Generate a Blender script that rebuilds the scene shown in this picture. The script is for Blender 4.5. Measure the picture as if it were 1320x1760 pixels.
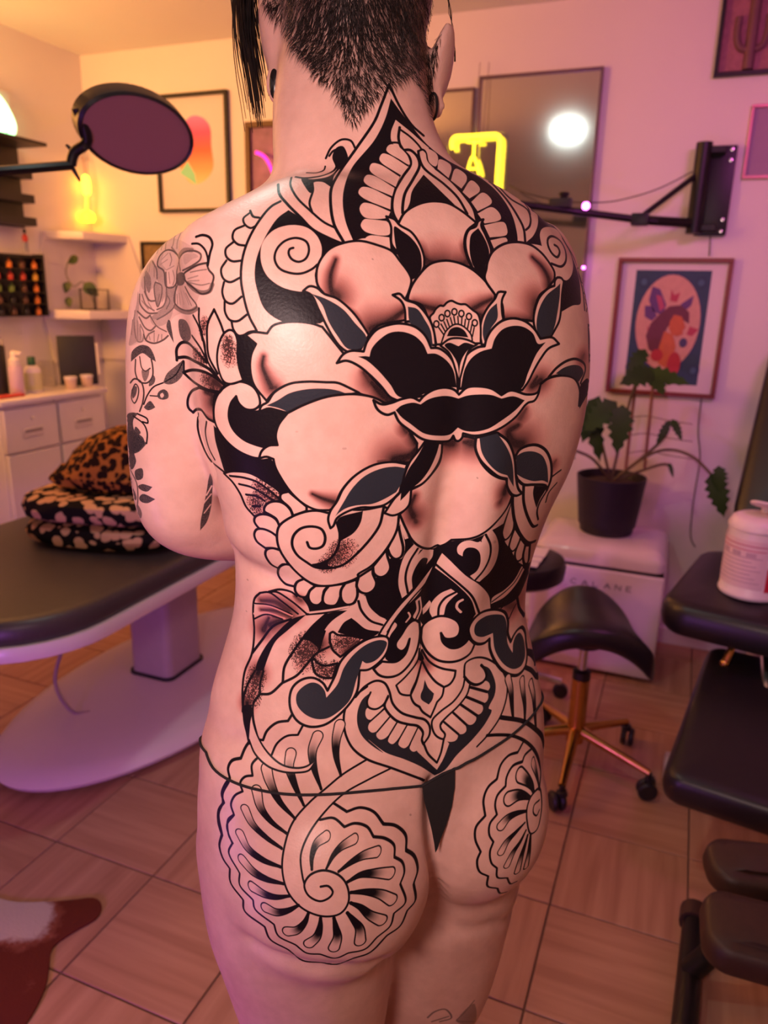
import bpy, bmesh, math, random
import numpy as np
from mathutils import Vector, Matrix
from mathutils.bvhtree import BVHTree

for o in list(bpy.data.objects): bpy.data.objects.remove(o)
scene = bpy.context.scene
COL = scene.collection
random.seed(7)
PI = math.pi

# ------------------------------------------------------------------ camera
# Room frame: X runs along the back wall, Y towards it, Z up; floor tiles are 0.305 m.
FOC, PITCH, ROLL, CAM_H, YAW = 1290., math.radians(16.), math.radians(1.44), 1.40, math.radians(21.5)
_f = Vector((-math.sin(YAW) * math.cos(PITCH), math.cos(YAW) * math.cos(PITCH), -math.sin(PITCH)))
_r = Vector((math.cos(YAW), math.sin(YAW), 0))
_u = _r.cross(_f)
CR = _r * math.cos(ROLL) + _u * math.sin(ROLL)
CU = -_r * math.sin(ROLL) + _u * math.cos(ROLL)
CPOS = Vector((0, 0, CAM_H))
cd = bpy.data.cameras.new('camera'); cam = bpy.data.objects.new('camera', cd); COL.objects.link(cam)
cam.matrix_world = Matrix(((CR.x, CU.x, -_f.x, 0), (CR.y, CU.y, -_f.y, 0), (CR.z, CU.z, -_f.z, CAM_H), (0, 0, 0, 1)))
cd.sensor_fit = 'VERTICAL'; cd.sensor_height = 24.; cd.lens = FOC / 1760 * 24.; cd.clip_start = .02
cd.dof.use_dof = True; cd.dof.focus_distance = .68; cd.dof.aperture_fstop = 4.2
scene.camera = cam

# ------------------------------------------------------------------ light
vs = scene.view_settings
vs.view_transform = 'Standard'; vs.look = 'None'; vs.gamma = 1.; vs.exposure = 0.0; vs.use_curve_mapping = False
w = bpy.data.worlds.new('world'); scene.world = w; w.use_nodes = True
w.node_tree.nodes['Background'].inputs[0].default_value = (.34, .08, .17, 1)
w.node_tree.nodes['Background'].inputs[1].default_value = .12
def area(name, loc, target, size, power, col, spread=180):
    l = bpy.data.lights.new(name, 'AREA'); l.shape = 'DISK'; l.size = size; l.energy = power; l.color = col; l.spread = math.radians(spread)
    o = bpy.data.objects.new(name, l); COL.objects.link(o); o.location = loc
    o.rotation_euler = (Vector(target) - Vector(loc)).to_track_quat('-Z', 'Y').to_euler(); return o
def point(name, loc, power, col, rad=.05):
    l = bpy.data.lights.new(name, 'POINT'); l.energy = power; l.color = col; l.shadow_soft_size = rad
    o = bpy.data.objects.new(name, l); COL.objects.link(o); o.location = loc; return o
def turned(x, y, z): return (x * math.cos(YAW) - y * math.sin(YAW), x * math.sin(YAW) + y * math.cos(YAW), z)
area('lamp_work_light', turned(-.27, -.16, 1.60), turned(-.03, .68, 1.26), .24, 3.3, (1, .68, .645), 92)
area('lamp_pink_ceiling', (.62, 1.5, 2.42), (-.1, 3.2, 1.5), .5, 8.2, (.92, .15, .72), 130)
area('lamp_cool_ceiling', turned(-.42, 1.36, 2.44), turned(-.42, 1.36, 0), .14, 4.6, (.86, 1, .90))
area('lamp_amber_sign', (-2.55, 1.35, 1.95), (-2.2, 2.9, 2.6), .5, 36, (1, .40, .085))
area('lamp_fill_uplight', (.95, -.6, 1.75), (.6, -.2, 2.6), .3, 3, (1, .50, .44))  # unseen uplight added to brighten the ceiling and what the mirror reflects
area('lamp_violet_strip', turned(-1.0, .15, .42), turned(-.75, 1.3, .25), .25, 6, (.62, .16, 1), 150)

# ------------------------------------------------------------------ pixel helpers (anchor positions measured on the photograph)
def ray(px, py):
    d = _f * FOC + CR * (px - 660) - CU * (py - 880); return d.normalized()
def at_z(px, py, z): d = ray(px, py); return CPOS + d * ((z - CAM_H) / d.z)
def at_n(px, py, n=3.2): d = ray(px, py); return CPOS + d * (n / d.y)
def at_e(px, py, e=-2.88): d = ray(px, py); return CPOS + d * (e / d.x)
def at_r(px, py, dist): return CPOS + ray(px, py) * dist

# ------------------------------------------------------------------ materials
MATS = {}
def mat(name, col, rough=.5, metal=0., emit=None, es=0., var=.06, scale=30., bump=0., trans=0., alpha=1., spec=.5, coat=0.):
    if name in MATS: return MATS[name]
    m = bpy.data.materials.new(name); m.use_nodes = True; nt = m.node_tree; b = nt.nodes['Principled BSDF']
    b.inputs['Roughness'].default_value = rough; b.inputs['Metallic'].default_value = metal
    b.inputs['Specular IOR Level'].default_value = spec; b.inputs['Coat Weight'].default_value = coat
    tc = nt.nodes.new('ShaderNodeTexCoord'); nz = nt.nodes.new('ShaderNodeTexNoise')
    nz.inputs['Scale'].default_value = scale; nz.inputs['Detail'].default_value = 3
    nt.links.new(tc.outputs['Object'], nz.inputs['Vector'])
    mx = nt.nodes.new('ShaderNodeMix'); mx.data_type = 'RGBA'
    nt.links.new(nz.outputs['Fac'], mx.inputs['Factor'])
    mx.inputs['A'].default_value = tuple(max(0, c * (1 - var)) for c in col) + (1,)
    mx.inputs['B'].default_value = tuple(min(1, c * (1 + var)) for c in col) + (1,)
    nt.links.new(mx.outputs['Result'], b.inputs['Base Color'])
    if bump:
        bp = nt.nodes.new('ShaderNodeBump'); bp.inputs['Strength'].default_value = bump; bp.inputs['Distance'].default_value = .005
        nt.links.new(nz.outputs['Fac'], bp.inputs['Height']); nt.links.new(bp.outputs['Normal'], b.inputs['Normal'])
    if emit: b.inputs['Emission Color'].default_value = tuple(emit) + (1,); b.inputs['Emission Strength'].default_value = es
    if trans: b.inputs['Transmission Weight'].default_value = trans; b.inputs['IOR'].default_value = 1.4
    if alpha < 1: b.inputs['Alpha'].default_value = alpha
    MATS[name] = m; return m

# ------------------------------------------------------------------ mesh helpers (world coordinates in, local out)
def bm_new(): return bmesh.new()
def add(bm, verts, faces):
    vs_ = [bm.verts.new(v) for v in verts]
    for f in faces:
        try: bm.faces.new([vs_[i] for i in f])
        except ValueError: pass
    return vs_
def box(bm, lo, hi, bev=0., seg=2):
    x0, y0, z0 = lo; x1, y1, z1 = hi
    t = bmesh.new()
    add(t, [(x0,y0,z0),(x1,y0,z0),(x1,y1,z0),(x0,y1,z0),(x0,y0,z1),(x1,y0,z1),(x1,y1,z1),(x0,y1,z1)],
        [(3,2,1,0),(4,5,6,7),(0,1,5,4),(1,2,6,5),(2,3,7,6),(3,0,4,7)])
    if bev: bmesh.ops.bevel(t, geom=t.edges[:], offset=bev, segments=seg, profile=.6, affect='EDGES')
    merge(bm, t); return bm
def merge(bm, t, M=None):
    if M is not None: bmesh.ops.transform(t, matrix=M, verts=t.verts)
    me = bpy.data.meshes.new('tmp'); t.to_mesh(me); t.free(); bm.from_mesh(me); bpy.data.meshes.remove(me)
def prism(bm, pts, d, bev=0.):
    """polygon pts (3-D, planar) extruded by vector d."""
    n = len(pts); d = Vector(d); t = bmesh.new()
    a = [Vector(p) for p in pts]; v = a + [p + d for p in a]
    add(t, v, [tuple(range(n))[::-1], tuple(range(n, 2*n))] + [(i, (i+1) % n, n+(i+1) % n, n+i) for i in range(n)])
    bmesh.ops.recalc_face_normals(t, faces=t.faces)
    if bev: bmesh.ops.bevel(t, geom=t.edges[:], offset=bev, segments=2, profile=.6, affect='EDGES')
    merge(bm, t); return bm
def smooth_path(pts, k=6):
    P = [Vector(p) for p in pts]; out = []
    for i in range(len(P) - 1):
        p0 = P[max(i-1, 0)]; p1 = P[i]; p2 = P[i+1]; p3 = P[min(i+2, len(P)-1)]
        for j in range(k):
            t = j / k
            out.append(.5 * ((2*p1) + (p2-p0)*t + (2*p0-5*p1+4*p2-p3)*t*t + (3*p1-p0-3*p2+p3)*t**3))
    return out + [P[-1]]
def tube(bm, pts, r, n=8, closed=False, taper=None):
    P = [Vector(p) for p in pts]; m = len(P); rs = r if isinstance(r, (list, tuple)) else [r] * m
    t0 = (P[1] - P[0]).normalized(); up = Vector((0, 0, 1)) if abs(t0.z) < .9 else Vector((1, 0, 0))
    nrm = t0.cross(up).normalized(); rings = []
    for i, p in enumerate(P):
        if closed: t = (P[(i+1) % m] - P[i-1]).normalized()
        else: t = (P[min(i+1, m-1)] - P[max(i-1, 0)]).normalized()
        nrm = (nrm - t * nrm.dot(t)); nrm = nrm.normalized() if nrm.length > 1e-6 else t.orthogonal().normalized()
        b = t.cross(nrm)
        rings.append([bm.verts.new(p + (nrm * math.cos(2*PI*j/n) + b * math.sin(2*PI*j/n)) * rs[i]) for j in range(n)])
    for i in range(m - (0 if closed else 1)):
        A, B = rings[i], rings[(i+1) % m]
        for j in range(n): bm.faces.new((A[j], A[(j+1) % n], B[(j+1) % n], B[j]))
    if not closed: bm.faces.new(rings[0][::-1]); bm.faces.new(rings[-1])
    return bm
def lathe(bm, prof, c, n=32, M=None, cap=True):
    """profile [(radius, height)] turned about the vertical through c."""
    t = bmesh.new(); rings = []
    for r, h in prof:
        if r < 1e-6: rings.append([t.verts.new((0, 0, h))])
        else: rings.append([t.verts.new((r * math.cos(2*PI*j/n), r * math.sin(2*PI*j/n), h)) for j in range(n)])
    for A, B in zip(rings, rings[1:]):
        for j in range(n):
            k = (j+1) % n
            if len(A) == 1 and len(B) == 1: continue
            if len(A) == 1: t.faces.new((A[0], B[k], B[j]))
            elif len(B) == 1: t.faces.new((A[j], A[k], B[0]))
            else: t.faces.new((A[j], A[k], B[k], B[j]))
    if cap:
        if len(rings[0]) > 1: t.faces.new(rings[0][::-1])
        if len(rings[-1]) > 1: t.faces.new(rings[-1])
    bmesh.ops.recalc_face_normals(t, faces=t.faces)
    merge(bm, t, Matrix.Translation(Vector(c)) @ (M or Matrix.Identity(4))); return bm
def ellipsoid(bm, c, r, n=20, M=None):
    t = bmesh.new(); bmesh.ops.create_uvsphere(t, u_segments=n, v_segments=max(8, n // 2), radius=1)
    bmesh.ops.scale(t, vec=r, verts=t.verts); merge(bm, t, Matrix.Translation(Vector(c)) @ (M or Matrix.Identity(4))); return bm
def loft(bm, rings, caps=True):
    R = [[bm.verts.new(p) for p in g] for g in rings]
    for A, B in zip(R, R[1:]):
        n = len(A)
        for j in range(n): bm.faces.new((A[j], A[(j+1) % n], B[(j+1) % n], B[j]))
    if caps: bm.faces.new(R[0][::-1]); bm.faces.new(R[-1])
    return bm
def rootloc(p):
    while p.parent: p = p.parent
    return p.location.copy()
def obj(name, bm, m, parent=None, origin=None, smooth=True, angle=40):
    off = rootloc(parent) if parent else (Vector(origin) if origin is not None else Vector((0, 0, 0)))
    bmesh.ops.translate(bm, vec=-off, verts=bm.verts)
    bmesh.ops.recalc_face_normals(bm, faces=bm.faces)
    me = bpy.data.meshes.new(name); bm.to_mesh(me); bm.free()
    if m: me.materials.append(m)
    if smooth:
        me.polygons.foreach_set('use_smooth', [True] * len(me.polygons))
        try: me.set_sharp_from_angle(angle=math.radians(angle))
        except Exception: pass
    o = bpy.data.objects.new(name, me); COL.objects.link(o)
    if parent: o.parent = parent
    else: o.location = off
    return o
def tag(o, label=None, cat=None, group=None, kind=None):
    for k, v in (('label', label), ('category', cat), ('group', group), ('kind', kind)):
        if v: o[k] = v
    return o
def thing(name, label, cat, loc, group=None):
    o = bpy.data.objects.new(name, None); COL.objects.link(o); o.location = loc; o.empty_display_size = .05
    return tag(o, label, cat, group)
def one(name, bm, m, label, cat, origin, group=None, **k):
    return tag(obj(name, bm, m, None, origin, **k), label, cat, group)
# ================================================================== ROOM
XL, XR, YB, YF, ZC = -2.88, 1.75, 3.2, -1.6, 2.47
M_wall = mat('white_wall_paint', (.80, .76, .74), .55, var=.02, scale=6, bump=.02)
M_ceil = mat('white_ceiling_paint', (.82, .80, .76), .8, var=.02, scale=6)
def slab(name, lo, hi, m):
    b = bm_new(); box(b, lo, hi); o = obj(name, b, m, None, ((lo[0]+hi[0])/2, (lo[1]+hi[1])/2, lo[2]), smooth=False); tag(o, kind='structure'); return o
slab('wall_left', (XL - .1, YF - .1, 0), (XL, YB + .1, ZC), M_wall)
slab('wall_back', (XL, YB, 0), (XR, YB + .1, ZC), M_wall)
slab('wall_right', (XR, YF - .1, 0), (XR + .1, YB + .1, ZC), M_wall)
slab('wall_front', (XL, YF - .1, 0), (XR, YF, ZC), M_wall)
slab('ceiling', (XL - .1, YF - .1, ZC), (XR + .1, YB + .1, ZC + .1), M_ceil)
M_grout = mat('dark_brown_grout', (.16, .085, .06), .9, var=.1, scale=60)
floor = slab('floor', (XL - .1, YF - .1, -.1), (XR + .1, YB + .1, -.004), M_grout)
# wood-grain ceramic tiles, one object each, grain turned on alternate tiles
def grain_mat(name, axis):
    m = bpy.data.materials.new(name); m.use_nodes = True; nt = m.node_tree; b = nt.nodes['Principled BSDF']
    oi = nt.nodes.new('ShaderNodeObjectInfo'); tc = nt.nodes.new('ShaderNodeTexCoord'); mp = nt.nodes.new('ShaderNodeMapping')
    mp.inputs['Scale'].default_value = (2.2, 34, 1) if axis == 0 else (34, 2.2, 1)
    cmb = nt.nodes.new('ShaderNodeVectorMath'); cmb.operation = 'MULTIPLY'; cmb.inputs[1].default_value = (7, 5, 3)
    nt.links.new(oi.outputs['Location'], cmb.inputs[0]); nt.links.new(cmb.outputs[0], mp.inputs['Location'])
    nt.links.new(tc.outputs['Object'], mp.inputs['Vector'])
    nz = nt.nodes.new('ShaderNodeTexNoise'); nz.inputs['Scale'].default_value = 1.; nz.inputs['Detail'].default_value = 4; nz.inputs['Distortion'].default_value = .4
    nt.links.new(mp.outputs['Vector'], nz.inputs['Vector'])
    cr = nt.nodes.new('ShaderNodeValToRGB'); cr.color_ramp.elements[0].position = .32; cr.color_ramp.elements[1].position = .7
    cr.color_ramp.elements[0].color = (.39, .19, .12, 1); cr.color_ramp.elements[1].color = (.53, .29, .19, 1)
    nt.links.new(nz.outputs['Fac'], cr.inputs['Fac']); nt.links.new(cr.outputs['Color'], b.inputs['Base Color'])
    b.inputs['Roughness'].default_value = .42; return m
TG = [grain_mat('wood_look_tile_a', 0), grain_mat('wood_look_tile_b', 1)]
TS_X, TS_Y = .3102, .303
tm = []
for k in range(2):
    b = bm_new(); box(b, (-TS_X/2 + .0022, -TS_Y/2 + .0022, -.012), (TS_X/2 - .0022, TS_Y/2 - .0022, 0), .0012, 1)
    me = bpy.data.meshes.new('floor_tile'); b.to_mesh(me); b.free(); me.materials.append(TG[k]); tm.append(me)
i0, i1 = math.floor((XL + 1.39) / TS_X), math.ceil((XR + 1.39) / TS_X)
j0, j1 = math.floor((YF - 1.233) / TS_Y), math.ceil((YB - 1.233) / TS_Y)
fl = floor.location
for i in range(i0, i1):
    for j in range(j0, j1):
        x, y = -1.39 + (i + .5) * TS_X, 1.233 + (j + .5) * TS_Y
        if x < XL - .1 or x > XR + .1 or y > YB + .1 or y < YF - .05: continue
        o = bpy.data.objects.new('floor_tile', tm[(i + j) % 2]); COL.objects.link(o)
        o.parent = floor; o.location = (x - fl.x, y - fl.y, -fl.z)
M_base = mat('white_baseboard_paint', (.72, .66, .66), .5, var=.02)
for nm, lo, hi in (('baseboard_back', (XL, YB - .014, 0), (XR, YB, .075)), ('baseboard_left', (XL, YF, 0), (XL + .014, YB - .014, .075)), ('baseboard_right', (XR - .014, YF, 0), (XR, YB - .014, .075))):
    b = bm_new(); box(b, lo, hi, .004, 1); tag(obj(nm, b, M_base, None, ((lo[0]+hi[0])/2, (lo[1]+hi[1])/2, 0)), kind='structure')
# ================================================================== PERSON
CY, SY = math.cos(YAW), math.sin(YAW)
def h2w(p): return Vector((p[0] * CY - p[1] * SY, p[0] * SY + p[1] * CY, p[2]))
def w2h(p): return Vector((p[0] * CY + p[1] * SY, -p[0] * SY + p[1] * CY, p[2]))
def hp(px, py, y):
    """point at distance y ahead of the viewpoint, in the frame turned to the person."""
    d = w2h(ray(px, py)); return Vector((0, 0, CAM_H)) + d * (y / d.y)
TH = math.radians(28.)
SEC = [  # height, centre x, centre y, half width, half depth, squareness of the trunk
 (1.500,.0143,.7650,.1231,.050,2.00),(1.475,.0112,.7520,.1655,.062,2.00),(1.450,.0025,.7470,.2007,.075,2.10),(1.420,.0097,.7440,.2083,.088,2.20),
 (1.380,.0152,.7440,.2069,.100,2.30),(1.330,.0174,.7450,.2052,.108,2.40),(1.280,.0172,.7490,.2044,.112,2.40),(1.230,.0183,.7520,.1937,.110,2.35),
 (1.180,.0137,.7560,.1768,.104,2.30),(1.130,.0104,.7600,.1694,.098,2.20),(1.090,.0071,.7630,.1705,.095,2.15),(1.050,.0028,.7630,.1785,.097,2.10),
 (1.010,.0024,.7590,.1914,.103,2.10),(.970,.0052,.7540,.2000,.109,2.15),(.930,.0061,.7480,.2057,.113,2.20),(.890,.0057,.7470,.2110,.115,2.20),
 (.850,.0062,.7480,.2130,.113,2.20),(.815,.0090,.7500,.2080,.104,2.10),(.785,.0090,.7530,.185,.088,2.0),(.765,.0090,.7560,.14,.06,2.0)]
def section(z, xc, yc, a, b, ex, n=56, th=TH):
    out = []
    for k in range(n):
        t = 2 * PI * k / n; c, s = math.cos(t), math.sin(t)
        u = math.copysign(abs(c) ** (2 / ex), c) * a; v = math.copysign(abs(s) ** (2 / ex), s) * b
        out.append((xc + u * math.cos(th) - v * math.sin(th), yc + u * math.sin(th) + v * math.cos(th), z))
    return out
def limb(bm, pts, n=20, sub=5):
    """tapering limb through (x, y, z, radius) joints."""
    P = smooth_path([p[:3] for p in pts], sub); R = smooth_path([(p[3], 0, 0) for p in pts], sub)
    rr = [max(q.x, .002) for q in R]
    # rounded ends
    a, b = (P[0] - P[1]).normalized(), (P[-1] - P[-2]).normalized()
    P = [P[0] + a * rr[0] * .95, P[0] + a * rr[0] * .7] + P + [P[-1] + b * rr[-1] * .7, P[-1] + b * rr[-1] * .95]
    rr = [rr[0] * .3, rr[0] * .72] + rr + [rr[-1] * .72, rr[-1] * .3]
    tube(bm, P, rr, n)
def build_body():
    bm = bm_new()
    loft(bm, [section(*s) for s in SEC[::-1]])
    # neck and head (head bowed a little forward)
    nk = [(1.44,-.004,.765,.104,.070),(1.475,-.012,.772,.098,.066),(1.505,-.022,.780,.091,.064),(1.535,-.032,.792,.085,.062),(1.565,-.040,.806,.079,.062),(1.60,-.043,.822,.073,.064),(1.64,-.042,.838,.069,.066)]
    loft(bm, [section(z, x, y, a, b, 2.1, 40, math.radians(6)) for z, x, y, a, b in nk])
    tilt = Matrix.Rotation(math.radians(-12), 4, 'X')
    ellipsoid(bm, (-.040, .862, 1.700), (.077, .100, .112), 32, tilt)
    ellipsoid(bm, (-.040, .842, 1.660), (.071, .082, .075), 28)
    ellipsoid(bm, (-.044, .925, 1.615), (.055, .050, .060), 24)          # jaw
    ellipsoid(bm, (-.044, .964, 1.640), (.012, .020, .024), 14)          # nose
    # slopes from the neck to the shoulders
    def P(px, py, y, r): q = hp(px, py, y); return (q.x, q.y, q.z, r)
    limb(bm, [P(650, 318, .80, .056), P(712, 355, .80, .053), P(780, 382, .80, .050), P(838, 408, .805, .047), P(880, 440, .81, .044)], 20, 5)
    limb(bm, [P(560, 368, .785, .056), P(505, 396, .77, .050), P(450, 420, .755, .047), P(400, 441, .745, .046)], 20, 5)
    # buttocks
    for s in (-1, 1):
        u, v = (-.092, -.052) if s < 0 else (.085, -.048)
        c = (.006 + u * math.cos(TH) - v * math.sin(TH), .748 + u * math.sin(TH) + v * math.cos(TH), .822 if s < 0 else .835)
        ellipsoid(bm, c, (.112, .100, .118) if s < 0 else (.096, .096, .112), 32)
    # legs
    limb(bm, [(-.088,.705,.84,.112),(-.082,.702,.74,.110),(-.077,.702,.69,.104),(-.071,.704,.617,.094),(-.067,.708,.55,.083),(-.074,.715,.46,.060),(-.074,.728,.36,.056),(-.074,.735,.30,.057),(-.075,.735,.18,.042),(-.076,.735,.085,.034)])
    limb(bm, [(.090,.790,.82,.100),(.084,.795,.72,.102),(.080,.798,.65,.098),(.079,.80,.574,.089),(.072,.80,.50,.080),(.076,.805,.44,.060),(.074,.815,.36,.056),(.074,.82,.30,.056),(.073,.825,.18,.042),(.072,.825,.085,.034)])
    for x, y in ((-.076, .735), (.072, .825)):
        limb(bm, [(x, y - .025, .036, .030), (x, y + .03, .045, .034), (x - .02, y + .10, .034, .030), (x - .035, y + .165, .020, .020)])
    # left arm, hanging from the shoulder, bent forward at the elbow
    def P(px, py, y, r): q = hp(px, py, y); return (q.x, q.y, q.z, r)
    L = [P(385, 462, .742, .044), P(345, 488, .734, .049), P(316, 540, .724, .050), P(303, 600, .722, .047), P(300, 720, .727, .046), P(304, 815, .735, .046), P(318, 882, .748, .043), (-.165, .800, 1.150, .041), (-.125, .880, 1.125, .036), (-.085, .960, 1.105, .027), (-.065, .985, 1.100, .025)]
    limb(bm, L, 24, 6)
    R = [P(915, 455, .85, .048), P(925, 520, .86, .047), P(920, 620, .87, .045), P(905, 740, .885, .043), P(880, 840, .90, .041), (.150, .930, 1.140, .040), (.090, .985, 1.115, .035), (.030, 1.020, 1.100, .026), (.005, 1.022, 1.098, .024)]
    limb(bm, R, 20, 6)
    # hands, one laid over the other in front of the belly
    for s, (wx, wy, wz), (dx, dy) in ((1, (-.065, .985, 1.100), (.80, .35)), (-1, (.005, 1.022, 1.098), (-.85, .25))):
        d = Vector((dx, dy, -.12)).normalized(); up = Vector((0, 0, 1)); sd = d.cross(up).normalized()
        c = Vector((wx, wy, wz))
        limb(bm, [tuple(c) + (.024,), tuple(c + d * .035) + (.026,), tuple(c + d * .065) + (.025,)], 14, 3)
        for k, (o, ln) in enumerate(((.027, .060), (.010, .070), (-.008, .066), (-.025, .052))):
            a = c + d * .062 + up * o
            q = a + d * ln * .5 + sd * .006; e = a + d * ln * .95 + sd * .018 * s
            limb(bm, [tuple(a) + (.0092,), tuple(q) + (.0085,), tuple(e) + (.0075,)], 10, 3)
        a = c + d * .02 + up * .022
        limb(bm, [tuple(a) + (.011,), tuple(a + d * .03 + up * .022) + (.010,), tuple(a + d * .058 + up * .03) + (.008,)], 10, 3)
    # ears
    for s, c, rz, lb, lr in ((-1, hp(466, 68, .846), .047, hp(471, 146, .838), .021), (1, hp(760, 112, .850), .042, hp(751, 184, .842), .016)):
        ellipsoid(bm, c, (.0095, .023, rz), 18, Matrix.Rotation(math.radians(9 * s), 4, 'Y') @ Matrix.Rotation(math.radians(12), 4, 'X') @ Matrix.Rotation(math.radians(-24 * s), 4, 'Z'))
        ellipsoid(bm, lb, (.0105, .008, lr), 14)
        ellipsoid(bm, c + Vector((-s * .012, .012, -.01)), (.012, .012, .030), 12)
    me = bpy.data.meshes.new('person_body'); bm.to_mesh(me); bm.free()
    tmp = bpy.data.objects.new('person_body_tmp', me); COL.objects.link(tmp)
    md = tmp.modifiers.new('remesh', 'REMESH'); md.mode = 'VOXEL'; md.voxel_size = .0048; md.use_smooth_shade = True
    dg = bpy.context.evaluated_depsgraph_get()
    res = bpy.data.meshes.new_from_object(tmp.evaluated_get(dg)); bpy.data.objects.remove(tmp); bpy.data.meshes.remove(me)
    return res
body_me = build_body()
nv = len(body_me.vertices)
V = np.empty(nv * 3, np.float32); body_me.vertices.foreach_get('co', V); V = V.reshape(-1, 3).astype(np.float64)
ED = np.empty(len(body_me.edges) * 2, np.int32); body_me.edges.foreach_get('vertices', ED); ED = ED.reshape(-1, 2)
deg = np.bincount(ED.ravel(), minlength=nv).astype(float)[:, None]
def relax(V, it, lam=.5, wgt=None):
    for _ in range(it):
        A = np.stack([np.bincount(ED[:, 0], V[ED[:, 1], k], nv) + np.bincount(ED[:, 1], V[ED[:, 0], k], nv) for k in range(3)], 1) / np.maximum(deg, 1)
        d = (A - V) * lam
        V = V + (d if wgt is None else d * wgt)
    return V
# soften joins; keep hands, feet and ears crisper
wg = np.ones((nv, 1))
wg[(V[:, 1] > .93) & (V[:, 2] < 1.2) & (V[:, 2] > .95)] = .15
wg[V[:, 2] > 1.57] = .22; wg[V[:, 2] < .1] = .3
V = relax(V, 26, .5, wg)
V = relax(V, 3, .5)
def gauss(d, s): return np.exp(-(d / s) ** 2)
def normals(V):
    body_me.vertices.foreach_set('co', V.astype(np.float32).ravel()); body_me.update()
    N = np.empty(nv * 3, np.float32); body_me.vertex_normals.foreach_get('vector', N); return N.reshape(-1, 3).astype(np.float64)
N = normals(V)
def bvh_of(V):
    pl = [tuple(p.vertices) for p in body_me.polygons]
    return BVHTree.FromPolygons([Vector(v) for v in V], pl)
bvh = bvh_of(V)
CH = Vector((0, 0, CAM_H))
def on_skin(px, py):
    d = w2h(ray(px, py)); h = bvh.ray_cast(CH, d)
    if h[0] is not None and h[0].y < 1.0: return h[0]
    for k in range(2, 90, 2):                       # just off the outline: step in to the nearest skin
        for qx, qy in ((px + (k if px < 620 else -k), py), (px, py + k)):
            d = w2h(ray(qx, qy)); h = bvh.ray_cast(CH, d)
            if h[0] is not None and h[0].y < 1.0: return h[0]
    h = bvh.find_nearest(CH + d * (.70 / d.y)); return h[0]
def bump(px, py, amp, sx, sz):
    """raise or press the skin around a landmark of the back."""
    global V
    c = on_skin(px, py); k = gauss(V[:, 0] - c.x, sx) * gauss(V[:, 2] - c.z, sz) * (N[:, 1] < -.1)
    V = V + N * (amp * k)[:, None]
# spine furrow, shoulder blades, loin dimples, fold under the seat
sp = [on_skin(*q) for q in ((735, 330), (765, 420), (782, 520), (788, 640), (786, 740), (777, 800), (768, 860), (759, 930), (748, 1000), (740, 1080), (735, 1180), (742, 1260), (747, 1330))]
sz_ = np.array([p.z for p in sp])[::-1]; sx_ = np.array([p.x for p in sp])[::-1]
am = np.array([0, .002, .003, .003, .006, .011, .014, .015, .012, .008, .005, .004, .004])[::-1]
xs = np.interp(V[:, 2], sz_, sx_); amp = np.interp(V[:, 2], sz_, am, left=0, right=0)
back = (N[:, 1] < -.2).astype(float)
V = V + N * (amp * (-.72 * gauss(V[:, 0] - xs, .013) + .75 * gauss(V[:, 0] - xs - .034, .022) + .15 * gauss(V[:, 0] - xs + .036, .02)) * back)[:, None]
for q in ((560, 560, .010, .06, .07), (930, 620, .007, .05, .07), (600, 900, .004, .035, .12), (840, 900, .004, .03, .10), (420, 930, .004, .05, .018), (430, 985, -.003, .06, .010), (470, 1290, -.003, .10, .012), (380, 1330, .004, .06, .03)):
    bump(*q)
def groove(path, depth, sig, only_back=True):
    """crease pressed into the skin along a line."""
    global V
    pts = []
    q = [on_skin(*p) for p in path]
    for a, c in zip(q, q[1:]): pts += [a.lerp(c, k / 6) for k in range(6)]
    pts = np.array([tuple(p) for p in pts + [q[-1]]]); D = np.full(nv, 9.)
    m = (V[:, 2] > pts[:, 2].min() - .06) & (V[:, 2] < pts[:, 2].max() + .06)
    D[m] = np.sqrt(((V[m][:, None, :] - pts[None]) ** 2).sum(2)).min(1)
    tp = 1.0
    V = V - N * (depth * gauss(D, sig) * (N[:, 1] < .1))[:, None]
V_flat, bvh_flat = V.copy(), bvh_of(V)
groove([(748, 1350), (747, 1400), (748, 1460), (748, 1520), (747, 1580), (744, 1610)], .015, .010)
groove([(430, 1625), (500, 1658), (580, 1670), (650, 1660), (705, 1640)], .008, .013)
groove([(765, 1592), (805, 1600), (845, 1592), (885, 1570)], .005, .010)
groove([(402, 948), (430, 975), (470, 995)], .005, .010)
groove([(333, 715), (345, 760), (362, 805)], .006, .010)
c_ = np.array(on_skin(746, 1590)); V = relax(V, 14, .5, gauss(np.linalg.norm(V - c_, axis=1), .03)[:, None])
V = relax(V, 2, .4); N = normals(V); bvh = bvh_of(V)

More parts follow.
